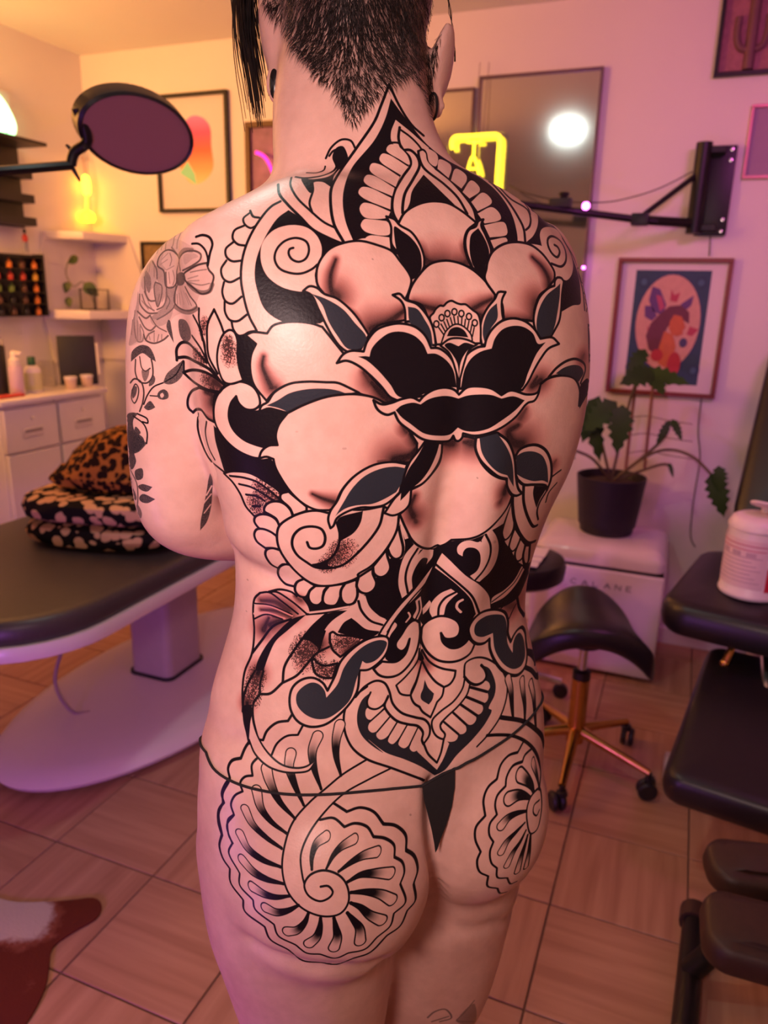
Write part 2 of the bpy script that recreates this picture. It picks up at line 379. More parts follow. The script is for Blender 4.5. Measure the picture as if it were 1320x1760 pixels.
# --- skin chart: flat map of the person's back (x across, z up); only skin that faces backwards takes ink
CX0, CX1, CZ0, CZ1 = -.30, .30, .50, 1.68
CW, CHh = 2048, 4028
def to_chart(q):
    out = np.empty((len(q), 2))
    for i, (px, py) in enumerate(q):
        p = on_skin(px, py); out[i] = ((p.x - CX0) / (CX1 - CX0) * CW, (CZ1 - p.z) / (CZ1 - CZ0) * CHh)
    return out
class Ink:
    """Paints tattoo strokes and fills into a skin chart (ink density, navy share, redness)."""
    def __init__(s, w, h, mapper):
        s.w, s.h, s.map = w, h, mapper
        s.ink = np.zeros((h, w), np.float32); s.navy = np.zeros((h, w), np.float32); s.red = np.zeros((h, w), np.float32)
        s.clip = None; s.rng = np.random.default_rng(4)
    @staticmethod
    def spline(pts, closed, step=4.0):
        P = [(x, y) for x, y, _ in pts]; S = [c for _, _, c in pts]; n = len(P)
        if closed and True in S:
            k = S.index(True); P = P[k:] + P[:k]; S = S[k:] + S[:k]
        idx = range(n if closed else n - 1); out = []
        for i in idx:
            p1, p2 = P[i], P[(i + 1) % n]
            if S[i] or (not closed and i == 0): p0 = (2 * p1[0] - p2[0], 2 * p1[1] - p2[1])
            else: p0 = P[i - 1]
            j = (i + 1) % n
            if S[j] or (not closed and i == n - 2): p3 = (2 * p2[0] - p1[0], 2 * p2[1] - p1[1])
            else: p3 = P[(i + 2) % n]
            p0, p1, p2, p3 = map(np.array, (p0, p1, p2, p3))
            d = [max(np.linalg.norm(b - a), 1e-3) ** .5 for a, b in ((p0, p1), (p1, p2), (p2, p3))]
            m1 = ((p1 - p0) / d[0] - (p2 - p0) / (d[0] + d[1]) + (p2 - p1) / d[1]) * d[1]
            m2 = ((p2 - p1) / d[1] - (p3 - p1) / (d[1] + d[2]) + (p3 - p2) / d[2]) * d[1]
            k = max(2, int(d[1] ** 2 / step) + 1)
            t = (np.arange(k) / k)[:, None]
            out.append((2*t**3-3*t**2+1)*p1 + (t**3-2*t**2+t)*m1 + (-2*t**3+3*t**2)*p2 + (t**3-t**2)*m2)
        if not closed: out.append(np.array([P[-1]], float))
        return np.vstack(out)
    def chart(s, q):
        r = s.map(q)
        a = np.linalg.norm(np.diff(q, axis=0), axis=1).sum(); b = np.linalg.norm(np.diff(r, axis=0), axis=1)
        m = np.median(b / np.maximum(np.linalg.norm(np.diff(q, axis=0), axis=1), 1e-6))
        return r, float(m)
    def box(s, r, pad):
        x0 = max(0, int(r[:, 0].min() - pad)); x1 = min(s.w, int(r[:, 0].max() + pad) + 2)
        y0 = max(0, int(r[:, 1].min() - pad)); y1 = min(s.h, int(r[:, 1].max() + pad) + 2)
        return x0, x1, y0, y1
    def fillmask(s, r):
        x0, x1, y0, y1 = s.box(r, 1)
        m = np.zeros((max(y1 - y0, 0), max(x1 - x0, 0)), np.float32)
        if m.size == 0: return (x0, x1, y0, y1), m
        ax, ay = r[:, 0] - x0, r[:, 1] - y0; bx, by = np.roll(ax, -1), np.roll(ay, -1)
        W = m.shape[1]; SUB = 3
        for row in range(m.shape[0]):
            for k in range(SUB):
                y = row + (k + .5) / SUB
                c = (ay <= y) != (by <= y)
                if not c.any(): continue
                xs = np.sort(ax[c] + (y - ay[c]) / (by[c] - ay[c]) * (bx[c] - ax[c]))
                for i in range(0, len(xs) - 1, 2):
                    a, b = max(xs[i], 0), min(xs[i + 1], W)
                    if b <= a: continue
                    ia, ib = int(a), min(int(b), W - 1)
                    if ia == ib: m[row, ia] += (b - a) / SUB
                    else:
                        m[row, ia] += (ia + 1 - a) / SUB; m[row, ia + 1:ib] += 1 / SUB; m[row, ib] += (b - ib) / SUB
        return (x0, x1, y0, y1), np.clip(m, 0, 1)
    def distmask(s, r, rad, fn, idx=False):
        """max over segments of fn(distance)."""
        x0, x1, y0, y1 = s.box(r, rad)
        m = np.zeros((max(y1 - y0, 0), max(x1 - x0, 0)), np.float32)
        if m.size == 0: return (x0, x1, y0, y1), m
        for i in range(len(r) - 1):
            a, b = r[i], r[i + 1]
            if abs(a[0] - b[0]) + abs(a[1] - b[1]) > s.w * .12: continue
            u0 = max(x0, int(min(a[0], b[0]) - rad)); u1 = min(x1, int(max(a[0], b[0]) + rad) + 2)
            v0 = max(y0, int(min(a[1], b[1]) - rad)); v1 = min(y1, int(max(a[1], b[1]) + rad) + 2)
            if u1 <= u0 or v1 <= v0: continue
            X = np.arange(u0, u1)[None, :] + .5 - a[0]; Y = np.arange(v0, v1)[:, None] + .5 - a[1]
            d = b - a; L = d @ d + 1e-9
            t = np.clip((X * d[0] + Y * d[1]) / L, 0, 1)
            D = np.sqrt((X - t * d[0]) ** 2 + (Y - t * d[1]) ** 2)
            sub = m[v0 - y0:v1 - y0, u0 - x0:u1 - x0]
            np.maximum(sub, fn(D, i) if idx else fn(D), out=sub)
        return (x0, x1, y0, y1), m
    def lay(s, bx, m, ink, navy=0., red=None):
        x0, x1, y0, y1 = bx; sl = (slice(y0, y1), slice(x0, x1))
        s.ink[sl] += (ink - s.ink[sl]) * m; s.navy[sl] += (navy - s.navy[sl]) * m
        if red is not None: s.red[sl] += (red - s.red[sl]) * m
    def stroke(s, q, w, dens=1., erase=False):
        r, k = s.chart(q); hw = max(w * k * .49, .6)
        bx, m = s.distmask(r, hw + 1.5, lambda D: np.clip(hw + .5 - D, 0, 1))
        x0, x1, y0, y1 = bx; sl = (slice(y0, y1), slice(x0, x1))
        if erase: s.lay(bx, m, 0.)
        else:
            s.navy[sl] *= 1 - m; s.ink[sl] = np.maximum(s.ink[sl], m * dens)
    def run(s, text):
        for ln in text.strip().splitlines():
            t = ln.split(); c = t[0]; pts = []
            for k in t[1:]:
                sh = k[-1] == '*'; x, y = k.rstrip('*').split(','); pts.append((float(x), float(y), sh))
            op, arg = c[0], c[1:]
            if op in 'BNKEOG':
                q = s.spline(pts, True); r, k = s.chart(np.vstack([q, q[:1]])); bx, m = s.fillmask(r)
                if op == 'B': s.lay(bx, m, 1.)
                elif op == 'N': s.lay(bx, m, .985, 1.)
                elif op == 'K': s.lay(bx, m, .99, .55)
                elif op == 'E': s.lay(bx, m, 0., 0., 0.)
                elif op == 'G':
                    x0, x1, y0, y1 = bx; sl = (slice(y0, y1), slice(x0, x1))
                    n = .82 + .3 * s.rng.random(m.shape).astype(np.float32)
                    s.ink[sl] = np.maximum(s.ink[sl], m * min(.95, float(arg) * 1.5) * n); s.navy[sl] = np.maximum(s.navy[sl], m * .5)
                else:
                    s.lay(bx, m, 0., 0., 0.); s.clip = (bx, m)
                    x0, x1, y0, y1 = bx
                    s.stroke(np.vstack([q, q[:1]]), float(arg or 4.6))
            elif op in 'LX':
                a = arg.split(':'); s.stroke(s.spline(pts, False), float(a[0]), min(1., float(a[1]) * 1.35) if len(a) > 1 else 1., op == 'X')
            elif op == 'C':
                for x, y, _ in pts:
                    a = np.linspace(0, 2 * math.pi, 13); q = np.stack([x + float(arg) * .9 * np.cos(a), y + float(arg) * 1.1 * np.sin(a)], 1)
                    s.stroke(q, 3.0)
            elif op in 'SP':
                w, dn = map(float, arg.split(',')); q = s.spline(pts, False); r, k = s.chart(q); w *= k
                if op == 'S':       # whip shading: narrow where it starts, broad where it ends
                    n = len(r); hs = [w * (.40 + .60 * i / max(n - 2, 1)) for i in range(n - 1)]
                    bx, m = s.distmask(r, w * 2.1, lambda D, i: np.clip(1 - D / (1.55 * hs[i]), 0, 1), True)
                    _, rd = s.distmask(r, w * 2.1, lambda D, i: np.clip(1 - D / (2.1 * hs[i]), 0, 1), True)
                    g = s.rng.random(m.shape).astype(np.float32) * .10 + .95
                    d = np.clip(m * 1.12, 0, 1) ** 1.35 * dn * g; rd = np.clip(rd * 1.5, 0, 1)
                else:
                    bx, m = s.distmask(r, w * 1.2, lambda D: np.clip(1 - D / (1.2 * w), 0, 1) ** .6)
                    h, v = m.shape; g = np.kron(s.rng.random((h // 3 + 1, v // 2 + 1)), np.ones((3, 2)))[:h, :v].astype(np.float32)
                    d = (g < m * dn).astype(np.float32) * .92; rd = np.clip(m, 0, 1)
                x0, x1, y0, y1 = bx
                if s.clip is not None:
                    cb, cm = s.clip; full = np.zeros_like(m)
                    ux0, ux1, uy0, uy1 = max(x0, cb[0]), min(x1, cb[1]), max(y0, cb[2]), min(y1, cb[3])
                    if ux1 > ux0 and uy1 > uy0:
                        full[uy0-y0:uy1-y0, ux0-x0:ux1-x0] = cm[uy0-cb[2]:uy1-cb[2], ux0-cb[0]:ux1-cb[0]]
                    if op == 'S' and full.sum() > .15 * (m > 0).sum(): d = d * full; rd = rd * full
                sl = (slice(y0, y1), slice(x0, x1))
                s.ink[sl] = np.maximum(s.ink[sl], d); s.red[sl] = np.maximum(s.red[sl], rd)
            elif op == 'D':
                w0, w1 = map(float, arg.split(',')); q = s.spline(pts, False, 1.5); r, k = s.chart(q); n = len(r)
                for pas in (0, 1):
                    for i in range(n):
                        u = i / (n - 1); rad = (w0 + (w1 - w0) * min(1, u * 1.05) ** 1.1) * .66 * k
                        if pas: rad -= 2.2 * k
                        if rad < .5: continue
                        x, y = r[i]; x0, x1, y0, y1 = s.box(r[i:i+1], rad + 1)
                        if x1 <= x0 or y1 <= y0: continue
                        X = np.arange(x0, x1)[None, :] + .5 - x; Y = np.arange(y0, y1)[:, None] + .5 - y
                        m = np.clip(rad + .5 - np.sqrt(X * X + Y * Y), 0, 1)
                        sl = (slice(y0, y1), slice(x0, x1))
                        if pas == 0: s.ink[sl] = np.maximum(s.ink[sl], m)
                        else:
                            e = min(1, max(0, (u - .1) / .38)); s.lay((x0, x1, y0, y1), m, e * e * (3 - 2 * e))

TATTOO = """B 672,169* 662,204 644,240 605,288 593,317 589,345 594,381 607,414* 632,410 690,440 830,440 890,416* 889,403 882,374 870,350 851,326 825,305 810,297 764,272 733,247 708,217 687,190
L5 669,145* 655,181 644,208 613,254 583,297 570,322 568,345 574,385 590,415
L5 669,145 687,183 708,215 728,233
E 680,206* 672,228 674,245 693,260 704,280 690,300 680,325 674,345 673,365 684,385* 819,383* 814,360 801,340 774,310 749,290 737,279 737,254* 722,241 705,226
B 728,300* 708,329 704,349 696,366* 740,380 800,375* 787,358 760,331
L5 687,219* 685,238 691,256 703,269 706,282 692,304 678,329 674,351 676,367 684,383
L5 694,258 705,258 717,269 721,285 710,308 696,333 692,356 692,366
L4 687,222 705,235 719,249 724,256
L4 719,260 726,257 733,263 736,276 749,290
L5 719,260 720,269 728,288 764,317 787,340 803,367
L5 749,290 774,310 801,340 814,360 819,379
L4 673,245 685,246 694,258
E 730,254 749,263 753,272 749,286 738,279 734,263
E 755,274 774,283 776,290 771,306* 752,290*
E 783,290 801,301 802,310 793,324* 775,310*
E 810,310 824,322 824,329 807,341* 795,330*
E 830,331 844,342 845,349 821,363* 810,347*
E 821,367* 845,356 858,366 861,376 855,380 833,384*
E 832,387* 866,382 871,391 871,403 842,408*
E 843,413* 870,409 872,416 849,427*
E 664,258 669,249 680,249 692,258 701,269 704,283 687,274
E 652,273 657,264 668,266 702,287* 689,301* 655,279
E 635,290 639,281 651,282 687,304* 680,321* 639,297
E 625,310 630,301 642,302 678,323* 674,337* 630,317
E 616,331 621,322 633,322 672,340* 671,360* 624,340
E 618,358 624,349 637,350 671,364* 667,372 662,375 626,373
E 620,387 626,377 637,377 664,380* 670,385* 669,403 628,398
E 628,410 635,405 669,408* 671,429* 646,420 630,415
L4 560,272 569,254 587,240 603,242 611,256
B 571,270 578,254 589,251 597,265 598,278 580,292 575,282
L4 566,268 572,260 578,257
L4 508,304 523,306 557,301 575,292 580,282
B 518,307 537,308 567,302 579,290 583,276 597,272 588,286 575,301 569,321 565,319 555,313 539,314 539,325 534,332 523,319
L4 537,315 538,327 532,349 537,366
L4 501,305 499,317 510,339 531,360 557,382 577,392
L5 478,317 480,333 494,351 517,374 537,394 567,410 586,418
L3 527,297 545,297 557,292 559,286
B 496,361* 478,374 462,396 447,426 439,453 438,479 443,502 454,530 475,548 500,556 550,556* 575,540 530,500* 545,480 553,440 590,416* 567,411 537,395 517,375
E 448,433 452,416 470,396 498,387 527,391 545,406 553,427 549,451 541,470 541,489 525,500 508,500 482,492 460,475 450,455
L4.5 504,426 498,428 496,435 501,445 513,450 525,445 531,431 527,416 510,409 490,414 476,428 472,445 480,461 498,469 518,470 537,462 545,455
L5 482,346 466,355 445,380 427,412 417,443 414,477 418,506 428,543 441,568
L4 430,362 435,372 445,374
L4 429,366 418,376 421,386 431,392 438,389
L4.5 419,388 403,396 400,410 409,420 421,422
L4.5 401,416 388,428 389,441 399,449 414,448
L4.5 389,448 380,463 384,479 395,485 413,477
L4.5 385,485 382,502 388,518 399,522 415,510
L4.5 386,519 387,537 395,550 408,552 424,541
L4.5 398,553 401,566 410,577 419,576 428,571 441,569
L5 841,310 870,342 890,372 900,393 903,417
L4 860,324* 878,342 906,360 912,376 910,389 904,395
L4 898,346 908,358 911,368
L4 915,354 925,370 926,387 918,407 906,418
B 926,368* 940,378 957,394 974,420 986,448 995,477 998,505 997,523 985,525 965,536* 965,505 967,485* 955,475 950,450 935,425 905,418* 917,407 926,387
E 928,402 932,393 942,390 957,395 970,417 981,438 985,458 981,475 973,482 963,477 953,479 951,467 943,450 935,433 930,417
L4 953,421 958,424 962,433 958,442 950,437 942,422 942,410 948,406 962,413 972,432 972,450 965,458 953,455 948,453
L4 967,410 987,445 997,480 1002,502 1005,533
L3 1000,460 1008,488 1006,507 1011,517 1008,535
B 408,578* 426,577 440,591* 432,609 430,632 436,660 446,684* 428,668 416,656* 410,628 409,599
B 406,681* 410,693 424,704 442,705 462,700 495,709* 479,729 474,747 475,765* 458,767 438,765 416,753 398,735 392,715 397,693
B 367,731* 375,739 385,753 408,774 434,786 446,788* 447,789 465,787* 472,798 480,819 498,845* 482,848* 455,827 429,813 406,810 386,812* 377,782 370,757
O 447,692 444,678 434,664 414,656 395,660 377,674 368,697 370,727 385,753 408,774 434,786 447,788* 456,769* 438,764 418,755 400,737 393,715 397,693 406,681* 410,692 422,703 436,704 446,697
O 385,573 395,567 402,570 408,585 408,609 411,632 418,654* 395,660 385,656 377,640 373,615 377,589
P12,1 392,587 392,597 393,605
P16,.5 393,599 394,615
L5 368,532 357,556 356,585 359,613 374,642
L5 368,532 379,556 385,573
L4.5 342,530 342,550 347,573 351,595 357,621
L4.5 332,542 342,562 348,585
L4.5 330,577 345,599 355,619
B 348,575* 353,589 357,617 375,646 387,662* 377,672 373,656 365,640 353,615
L5 304,619 304,599 312,589 322,589 337,603 355,623
L5 304,615 320,614 335,621 359,634 371,646
L4 316,621 316,636
O 315,640* 330,636 347,638 365,646 387,662* 377,674* 357,670 335,658
S22,.95 381,666 369,656
P12,.8 353,652 367,664
O 342,666* 330,672 323,686 324,701 332,709* 337,704 345,704 357,719 368,725* 367,703 369,680 373,676* 357,671
S24,.95 353,674 365,680 366,693
L4.5 341,711 340,735 347,762 361,790 386,812
L4 355,725 353,743 359,770 369,790
S14,.9 349,713 359,723 367,729
P10,.8 337,609 347,619
P8,.8 352,552 348,569
O 385,814* 392,811 406,810 429,813 455,827 482,848 482,859 467,863 457,869 453,884 437,887* 423,871 413,849 400,829
P12,.8 445,835 463,847 475,855
P12,.8 445,853 463,859
P14,.8 437,863 445,878
L4.5 395,818 419,821 443,829 475,853 484,861
L4.5 411,832 431,837 453,849 471,861
L4.5 423,850 441,853 455,861
L4.5 434,870 447,870
B 755,937* 777,930 812,927 848,910 865,900* 878,863 867,900* 867,928 879,947 889,964 902,971 913,965 899,1010 889,1028 863,1044 844,1046* 816,1058 806,1097 779,1113 761,1105 729,1077 722,1067* 723,1117 716,1066 698,1119 682,1137 663,1133 670,1094 682,1073 658,1063 635,1043 625,1023* 645,1012 647,992 670,976 670,960 690,960 696,937 686,899* 704,925 718,941 743,943 757,935
B 519,1028* 529,1042 532,1052* 570,1048 599,1042 612,1038* 617,988 599,1008 591,1021 527,1013
O 482,857 483,849 496,845* 510,857 527,871* 527,878* 504,886* 498,873
O 454,878 456,869 465,863 478,862 490,867 500,878 503,887* 480,904* 475,892 465,885
O 437,896 439,888 449,884 463,886 475,894 481,906* 475,921* 463,913 447,909
O 456,942* 441,930 437,918 441,910 451,909 465,914 475,921* 482,945* 469,942
O 478,977* 465,969 456,953 458,945 467,942 482,946* 496,971* 486,970
O 506,1008* 490,1003 478,987 480,975 490,970 498,971* 522,995* 510,1001
O 532,1016* 526,1026 514,1024 507,1014 510,1001 522,995* 542,1007*
O 542,1007* 532,1016 530,1028 536,1038 547,1040 555,1032 557,1016 565,1007*
O 565,1007* 557,1018 555,1034 561,1040 577,1040 585,1026 587,1014 595,1003*
O 593,1003* 586,1015 587,1031 595,1039 607,1037 614,1025 614,1008 613,996*
O 616,992* 613,1008 619,1017 631,1020 643,1013 647,1002 641,986 641,976*
O 641,974* 643,986 653,992 664,988 671,976 666,956 664,945*
O 666,943* 672,956 680,961 690,956 693,943 688,919 685,905*
E 688,895* 702,925* 696,927* 689,909
O 480,904 502,888 528,879 547,878 565,882* 580,876 625,876 658,870* 686,883* 682,911 666,941 639,972 615,988 616,991 595,1001 563,1007 542,1005 522,994 498,971 480,943 476,922
P14,.9 583,943 575,959 561,971
P18,.5 593,943 589,957
L5 528,932 532,941 543,943 555,938 559,924 553,910 538,905 518,908 505,920 502,936 510,953 528,967 542,975 565,977 589,971 612,953 640,922 653,901 658,880 660,870
B 577,900* 583,890 624,878* 620,898 608,916 585,930* 583,914
L4.5 579,898 584,918 581,940 569,959 549,969 538,971
B 536,972* 553,969 567,961 563,971 577,975 557,977
E 758,949* 773,963 800,989 826,1007 840,1024 843,1046* 826,1056 816,1058* 816,1050 808,1032 788,1010 765,991 747,978* 751,967
L4 749,970 769,987 792,1006 812,1026 824,1054
L4 747,978 765,991 788,1010 808,1032 816,1056
E 828,928* 834,918 846,911* 853,922 857,939 853,963 842,983 824,1000* 816,997 808,990* 820,981 826,965 824,949 816,942 802,942 796,949 795,956* 787,951 786,941 794,932 808,929 822,932
L4 835,919 843,937 842,957 832,979 817,997
B 818,925* 828,932* 827,922*
E 712,935* 696,954 687,980 685,1006 691,1028* 700,1021 709,1011* 708,992 716,972 727,959 735,960 733,970* 743,957 745,945* 731,944 718,941
L4 718,943 704,966 697,992 701,1019
B 718,954* 723,945 727,944 720,952
O4 759,948* 749,966 737,992 722,1019 694,1049 674,1073 664,1094* 651,1091* 662,1073 686,1041 710,1015 731,988 747,966
L3.5 749,966 733,1000 710,1027 682,1061 666,1086
E 619,1023* 628,1024* 633,1039 645,1055 663,1064* 650,1084* 629,1077 612,1062 602,1044* 615,1033
L4 616,1033 621,1049 637,1067 657,1074
E 775,1012* 757,1020 743,1034 738,1050 743,1061* 753,1060 763,1056* 767,1040 777,1028 787,1020*
L4 783,1018 765,1028 755,1042 753,1059
E 726,1046* 738,1032* 741,1036 735,1048 727,1056*
X4 795,1031 787,1036 785,1044 792,1052
E 723,1025* 725,1047 718,1065* 710,1061 716,1047 714,1033*
L3 720,1033 721,1049 715,1063
X3 702,1053 705,1059 698,1069
O 724,1089 726,1077 737,1066 755,1059 773,1061 787,1069 791,1080 787,1093 775,1098 764,1097 758,1088* 761,1103 773,1113 787,1113 800,1105 806,1097* 816,1107* 808,1123 792,1134 773,1138 751,1134 733,1119 724,1101
B 758,1088* 763,1098 777,1098 790,1089 804,1097* 796,1107 783,1112 769,1109 761,1099
O 721,1070* 722,1089 716,1119 702,1144 684,1160 665,1164 651,1160 642,1150* 657,1137* 669,1138 682,1137 696,1125 702,1109 704,1098* 698,1113 690,1119 682,1115 680,1107 690,1091 702,1073 714,1066
B 667,1123* 675,1133 688,1129 700,1115 704,1098* 697,1114 689,1119 681,1115 678,1105 671,1111
E 897,973* 883,998 867,1014 846,1028 844,1038* 867,1026 887,1004 901,979*
L3.5 898,977 885,1000 867,1018 846,1034
L3.5 889,1026 873,1034 861,1046
L3.5 887,1038 879,1054 875,1063
L3.5 889,1028 893,1046 901,1058
S14,.8 867,1040 881,1042
O4 879,862* 867,900 863,918 867,928 873,925 883,907 882,878
O4 885,907* 877,930 875,942 880,948 890,938 895,923*
O4 895,925* 885,953 888,965 897,960 903,935*
O4 903,937* 899,957 902,970 907,967 911,937*
E 878,865* 855,899* 865,900*
L4.5 881,853 881,870 885,897 895,920 908,933 920,930
L4.5 900,835 900,862 907,888 917,905 923,903
B 918,835* 938,838 928,858 922,873* 918,860 916,847
L4 940,843 927,865 923,880 925,893
L3.5 948,820 957,813 964,808
L3.5 957,830 943,847 938,863
L4 447,1019 438,1028 435,1047 437,1085 433,1123 421,1153 417,1180 418,1223 428,1278
S20,.9 449,1032 474,1035 495,1049
S13,.9 449,1048 474,1050 500,1059
S14,.95 462,1062 453,1083
S16,.95 470,1059 485,1064 464,1074
L4 447,1019 462,1018 485,1034 512,1055
L4 462,1017 481,1013 502,1018 510,1025
L4 462,1018 474,1017 502,1034 527,1055
S9,.8 506,1025 517,1032
X4 438,1038 464,1042 502,1058
X4 437,1055 457,1053 489,1063
L3 437,1037 464,1040 502,1056
L3 436,1064 457,1056 485,1064
B 527,1056* 502,1064 478,1085 457,1110 442,1138 438,1153* 453,1153* 462,1127 474,1102 495,1083 515,1066
S14,1 446,1153 443,1158
P16,.9 443,1161 437,1176 432,1199
S12,1 424,1212 425,1208
B 417,1212* 434,1212 432,1223 428,1278* 418,1240
L4 500,1064 470,1076 449,1102 433,1123
L4.5 438,1153 425,1178 419,1197 417,1223
L4.5 453,1153 447,1176 447,1193* 436,1208 435,1233 445,1276
L4.5 447,1193 464,1192 485,1174
L4.5 486,1172 489,1146 506,1117 536,1078 561,1055
B 561,1055* 580,1050 597,1049* 570,1068 557,1085 551,1106 548,1115* 532,1102 519,1098* 536,1078
S18,1 536,1098 548,1106
P20,.9 527,1106 519,1121 536,1121
P16,.4 525,1132 521,1140
L4.5 487,1173 510,1161 527,1142 544,1123 565,1112
L4 548,1119 552,1104 558,1085
B 604,1062* 591,1070 580,1087* 602,1093 629,1098 650,1089 652,1085* 629,1081 612,1068
L4.5 527,1056 559,1053 599,1043
X4 532,1053 565,1049 599,1043
O 567,1089* 572,1086 580,1091 602,1093 629,1098* 608,1112 585,1129* 572,1117 567,1102
P16,.9 582,1106 597,1102 612,1102
S12,.9 612,1104 595,1121
O 536,1136* 540,1132 544,1138 557,1144 580,1140* 572,1165* 557,1165 542,1157
P14,.9 551,1148 561,1155 576,1148
L4 725,1117 738,1137 757,1148 783,1153* 781,1164 773,1176 763,1181* 749,1172 736,1156 726,1137
L4 721,1115 718,1135 698,1162 681,1178* 688,1192 698,1195 706,1195* 716,1172 725,1137
B 723,1117* 729,1133 725,1136 720,1135
S9,.6 718,1138 725,1135 734,1142
L4 725,1137* 716,1168 706,1194 712,1209 721,1215* 726,1223 740,1233* 747,1217 751,1207* 760,1196 763,1181
K 730,1168* 736,1182 746,1192* 743,1203 737,1211* 724,1202 723,1194 727,1184
K 637,1190* 623,1202 615,1221 614,1243 621,1263 637,1280 659,1294 633,1271 662,1293 695,1305 724,1318 747,1333* 764,1324 785,1298 812,1271 835,1242 845,1220 840,1218 850,1195 852,1178 848,1162 840,1148 827,1143* 837,1157 833,1170* 810,1187 782,1228 758,1245 765,1276 751,1322* 724,1298 716,1289 718,1253 669,1217 663,1213 639,1217 632,1207
E 637,1192 632,1205 633,1214 645,1219 659,1210 667,1196* 661,1176 647,1174
E 721,1289* 731,1304 751,1323* 762,1304 772,1278* 764,1271 729,1279
L4 729,1280 736,1296 751,1311* 758,1293 763,1269
E 667,1198 661,1213 667,1225 682,1239 702,1245 718,1248 727,1259 725,1272 728,1279* 738,1263 738,1247 730,1237 714,1233 690,1225 675,1209
E 799,1165 795,1183 780,1205 757,1223 743,1238 743,1252 750,1265 762,1270 765,1262 758,1253 757,1245 765,1235 788,1213 803,1193 808,1175
E 628,1227 631,1235 637,1237 661,1215* 657,1215 643,1220 631,1217
E 633,1253 639,1259 647,1257 670,1231* 663,1218* 635,1243
E 647,1265 653,1271 663,1268 683,1240* 672,1232* 649,1257
E 667,1274 674,1279 681,1274 700,1245* 684,1240* 669,1267
E 685,1280 694,1286 701,1282 719,1250* 701,1245* 686,1274
E 704,1286 710,1292 718,1289 728,1280* 725,1270 727,1259* 719,1250 706,1280
L3.5 635,1241 662,1217
L3.5 648,1258 671,1231
L3.5 667,1267 684,1239
L3.5 684,1274 701,1244
L3.5 704,1280 719,1249
E 808,1175* 822,1177 833,1170 840,1173 842,1182 837,1188 810,1181*
E 807,1182* 837,1190 839,1200 833,1208 803,1197*
E 802,1198* 828,1211 830,1220 823,1228 793,1210*
E 792,1212* 818,1231 817,1240 808,1246 780,1224*
E 778,1226* 800,1247 801,1257 792,1262 763,1239*
E 762,1241* 787,1263 784,1272 775,1275 765,1272 765,1262 757,1252
L3.5 808,1181 837,1189
L3.5 802,1198 831,1210
L3.5 792,1211 820,1230
L3.5 779,1225 802,1246
L3.5 762,1240 788,1262
L4 611,1198 627,1180 647,1170 661,1174 669,1188 675,1209 690,1225 714,1233 730,1237 738,1247 738,1263 728,1279
L4 667,1198 661,1213 667,1225 682,1239 702,1245 718,1248 727,1259 725,1272 728,1279
L4 667,1196 659,1211 645,1219 633,1215 631,1205 637,1190
L4 799,1165 795,1183 780,1205 757,1223 743,1238 743,1252 750,1265 762,1270 765,1262 758,1253 757,1245 765,1235 788,1213 803,1193 808,1175
L4 798,1152 800,1140 812,1132 827,1130 843,1135 860,1148 870,1167 872,1187 867,1213 857,1237 837,1265 820,1283
L4 798,1163 807,1173 818,1177 830,1172 836,1162 833,1150 827,1143
L4 798,1163 798,1152
L4 631,1180 605,1200 593,1220 591,1244 595,1265 607,1287 631,1305 673,1320 729,1341
O 807,1093 805,1082 812,1067 827,1053 843,1048 857,1048 868,1053 873,1067 873,1090 878,1103* 883,1092 890,1082 897,1078 902,1085 904,1103 906,1123 902,1147 890,1160 877,1160 863,1152 850,1135 842,1115 841,1098* 833,1105 822,1107 812,1102
N 815,1085 818,1072 833,1060 850,1056 865,1058 870,1068 871,1090 873,1107 881,1122* 882,1105 887,1092 893,1087 898,1093 902,1110 902,1130 895,1145 883,1150 870,1145 858,1132 850,1115 847,1088* 838,1092 828,1095 818,1092
O 669,1102 665,1095 650,1094 629,1100 604,1117 585,1138 576,1161 563,1187* 555,1174 538,1165 519,1168 504,1180 498,1197 500,1221 512,1240 532,1249 557,1246 580,1231 602,1208 614,1187 618,1152* 633,1151 652,1138 665,1121
N 665,1104 655,1100 633,1106 608,1125 591,1148 580,1176 561,1199* 558,1187 548,1176 536,1173 521,1180 510,1193 510,1210 521,1225 540,1235 561,1235 582,1223 602,1202 612,1170 623,1136* 629,1140 644,1136 659,1121
L4.5 428,1275 421,1286 414,1303* 399,1307 392,1320 395,1337* 386,1350 381,1365 385,1379* 376,1392 375,1413 381,1435* 377,1452 378,1460
L4 444,1301 433,1314 434,1333* 421,1335 413,1345 417,1360* 404,1367 397,1382 402,1400* 392,1409 393,1435 400,1449*
L4.5 502,1228 495,1239* 476,1242 459,1256 452,1272* 444,1271
L4 520,1248 512,1263* 493,1265 476,1278 467,1297*
D16,4 584,1246 578,1271 578,1299 586,1333
D16,4 546,1265 537,1290 540,1320 552,1356
D16,4 500,1295 497,1316 505,1345 522,1384
D16,4 458,1321 463,1341 480,1377 507,1407
D15,4 441,1358 448,1388 467,1413 492,1432
D14,4 421,1390 433,1415 457,1439 484,1458
E 428,1271* 438,1295 459,1316 484,1326 510,1328 531,1324 540,1312 540,1307* 527,1317 510,1320 484,1314 459,1292 442,1263 434,1233 435,1208* 431,1222
L3.5 428,1271 438,1295 459,1316 484,1326 510,1328 531,1324 540,1312
L3.5 435,1208 434,1233 442,1263 459,1292 484,1314 510,1320 527,1317 540,1308
B 418,1212* 433,1216 430,1244 428,1271* 421,1250 417,1229
D14,4 412,1432 426,1458 452,1478 482,1490
D14,4 416,1477 435,1498 458,1511 487,1519
D13,4 433,1524 455,1537 475,1542 497,1540
D13,4 456,1560 475,1568 495,1565 513,1556
D14,4 494,1601 510,1599 524,1585 530,1570
D14,4 531,1622 544,1611 550,1593 551,1578
D14,4 574,1629 580,1611 577,1593 574,1578
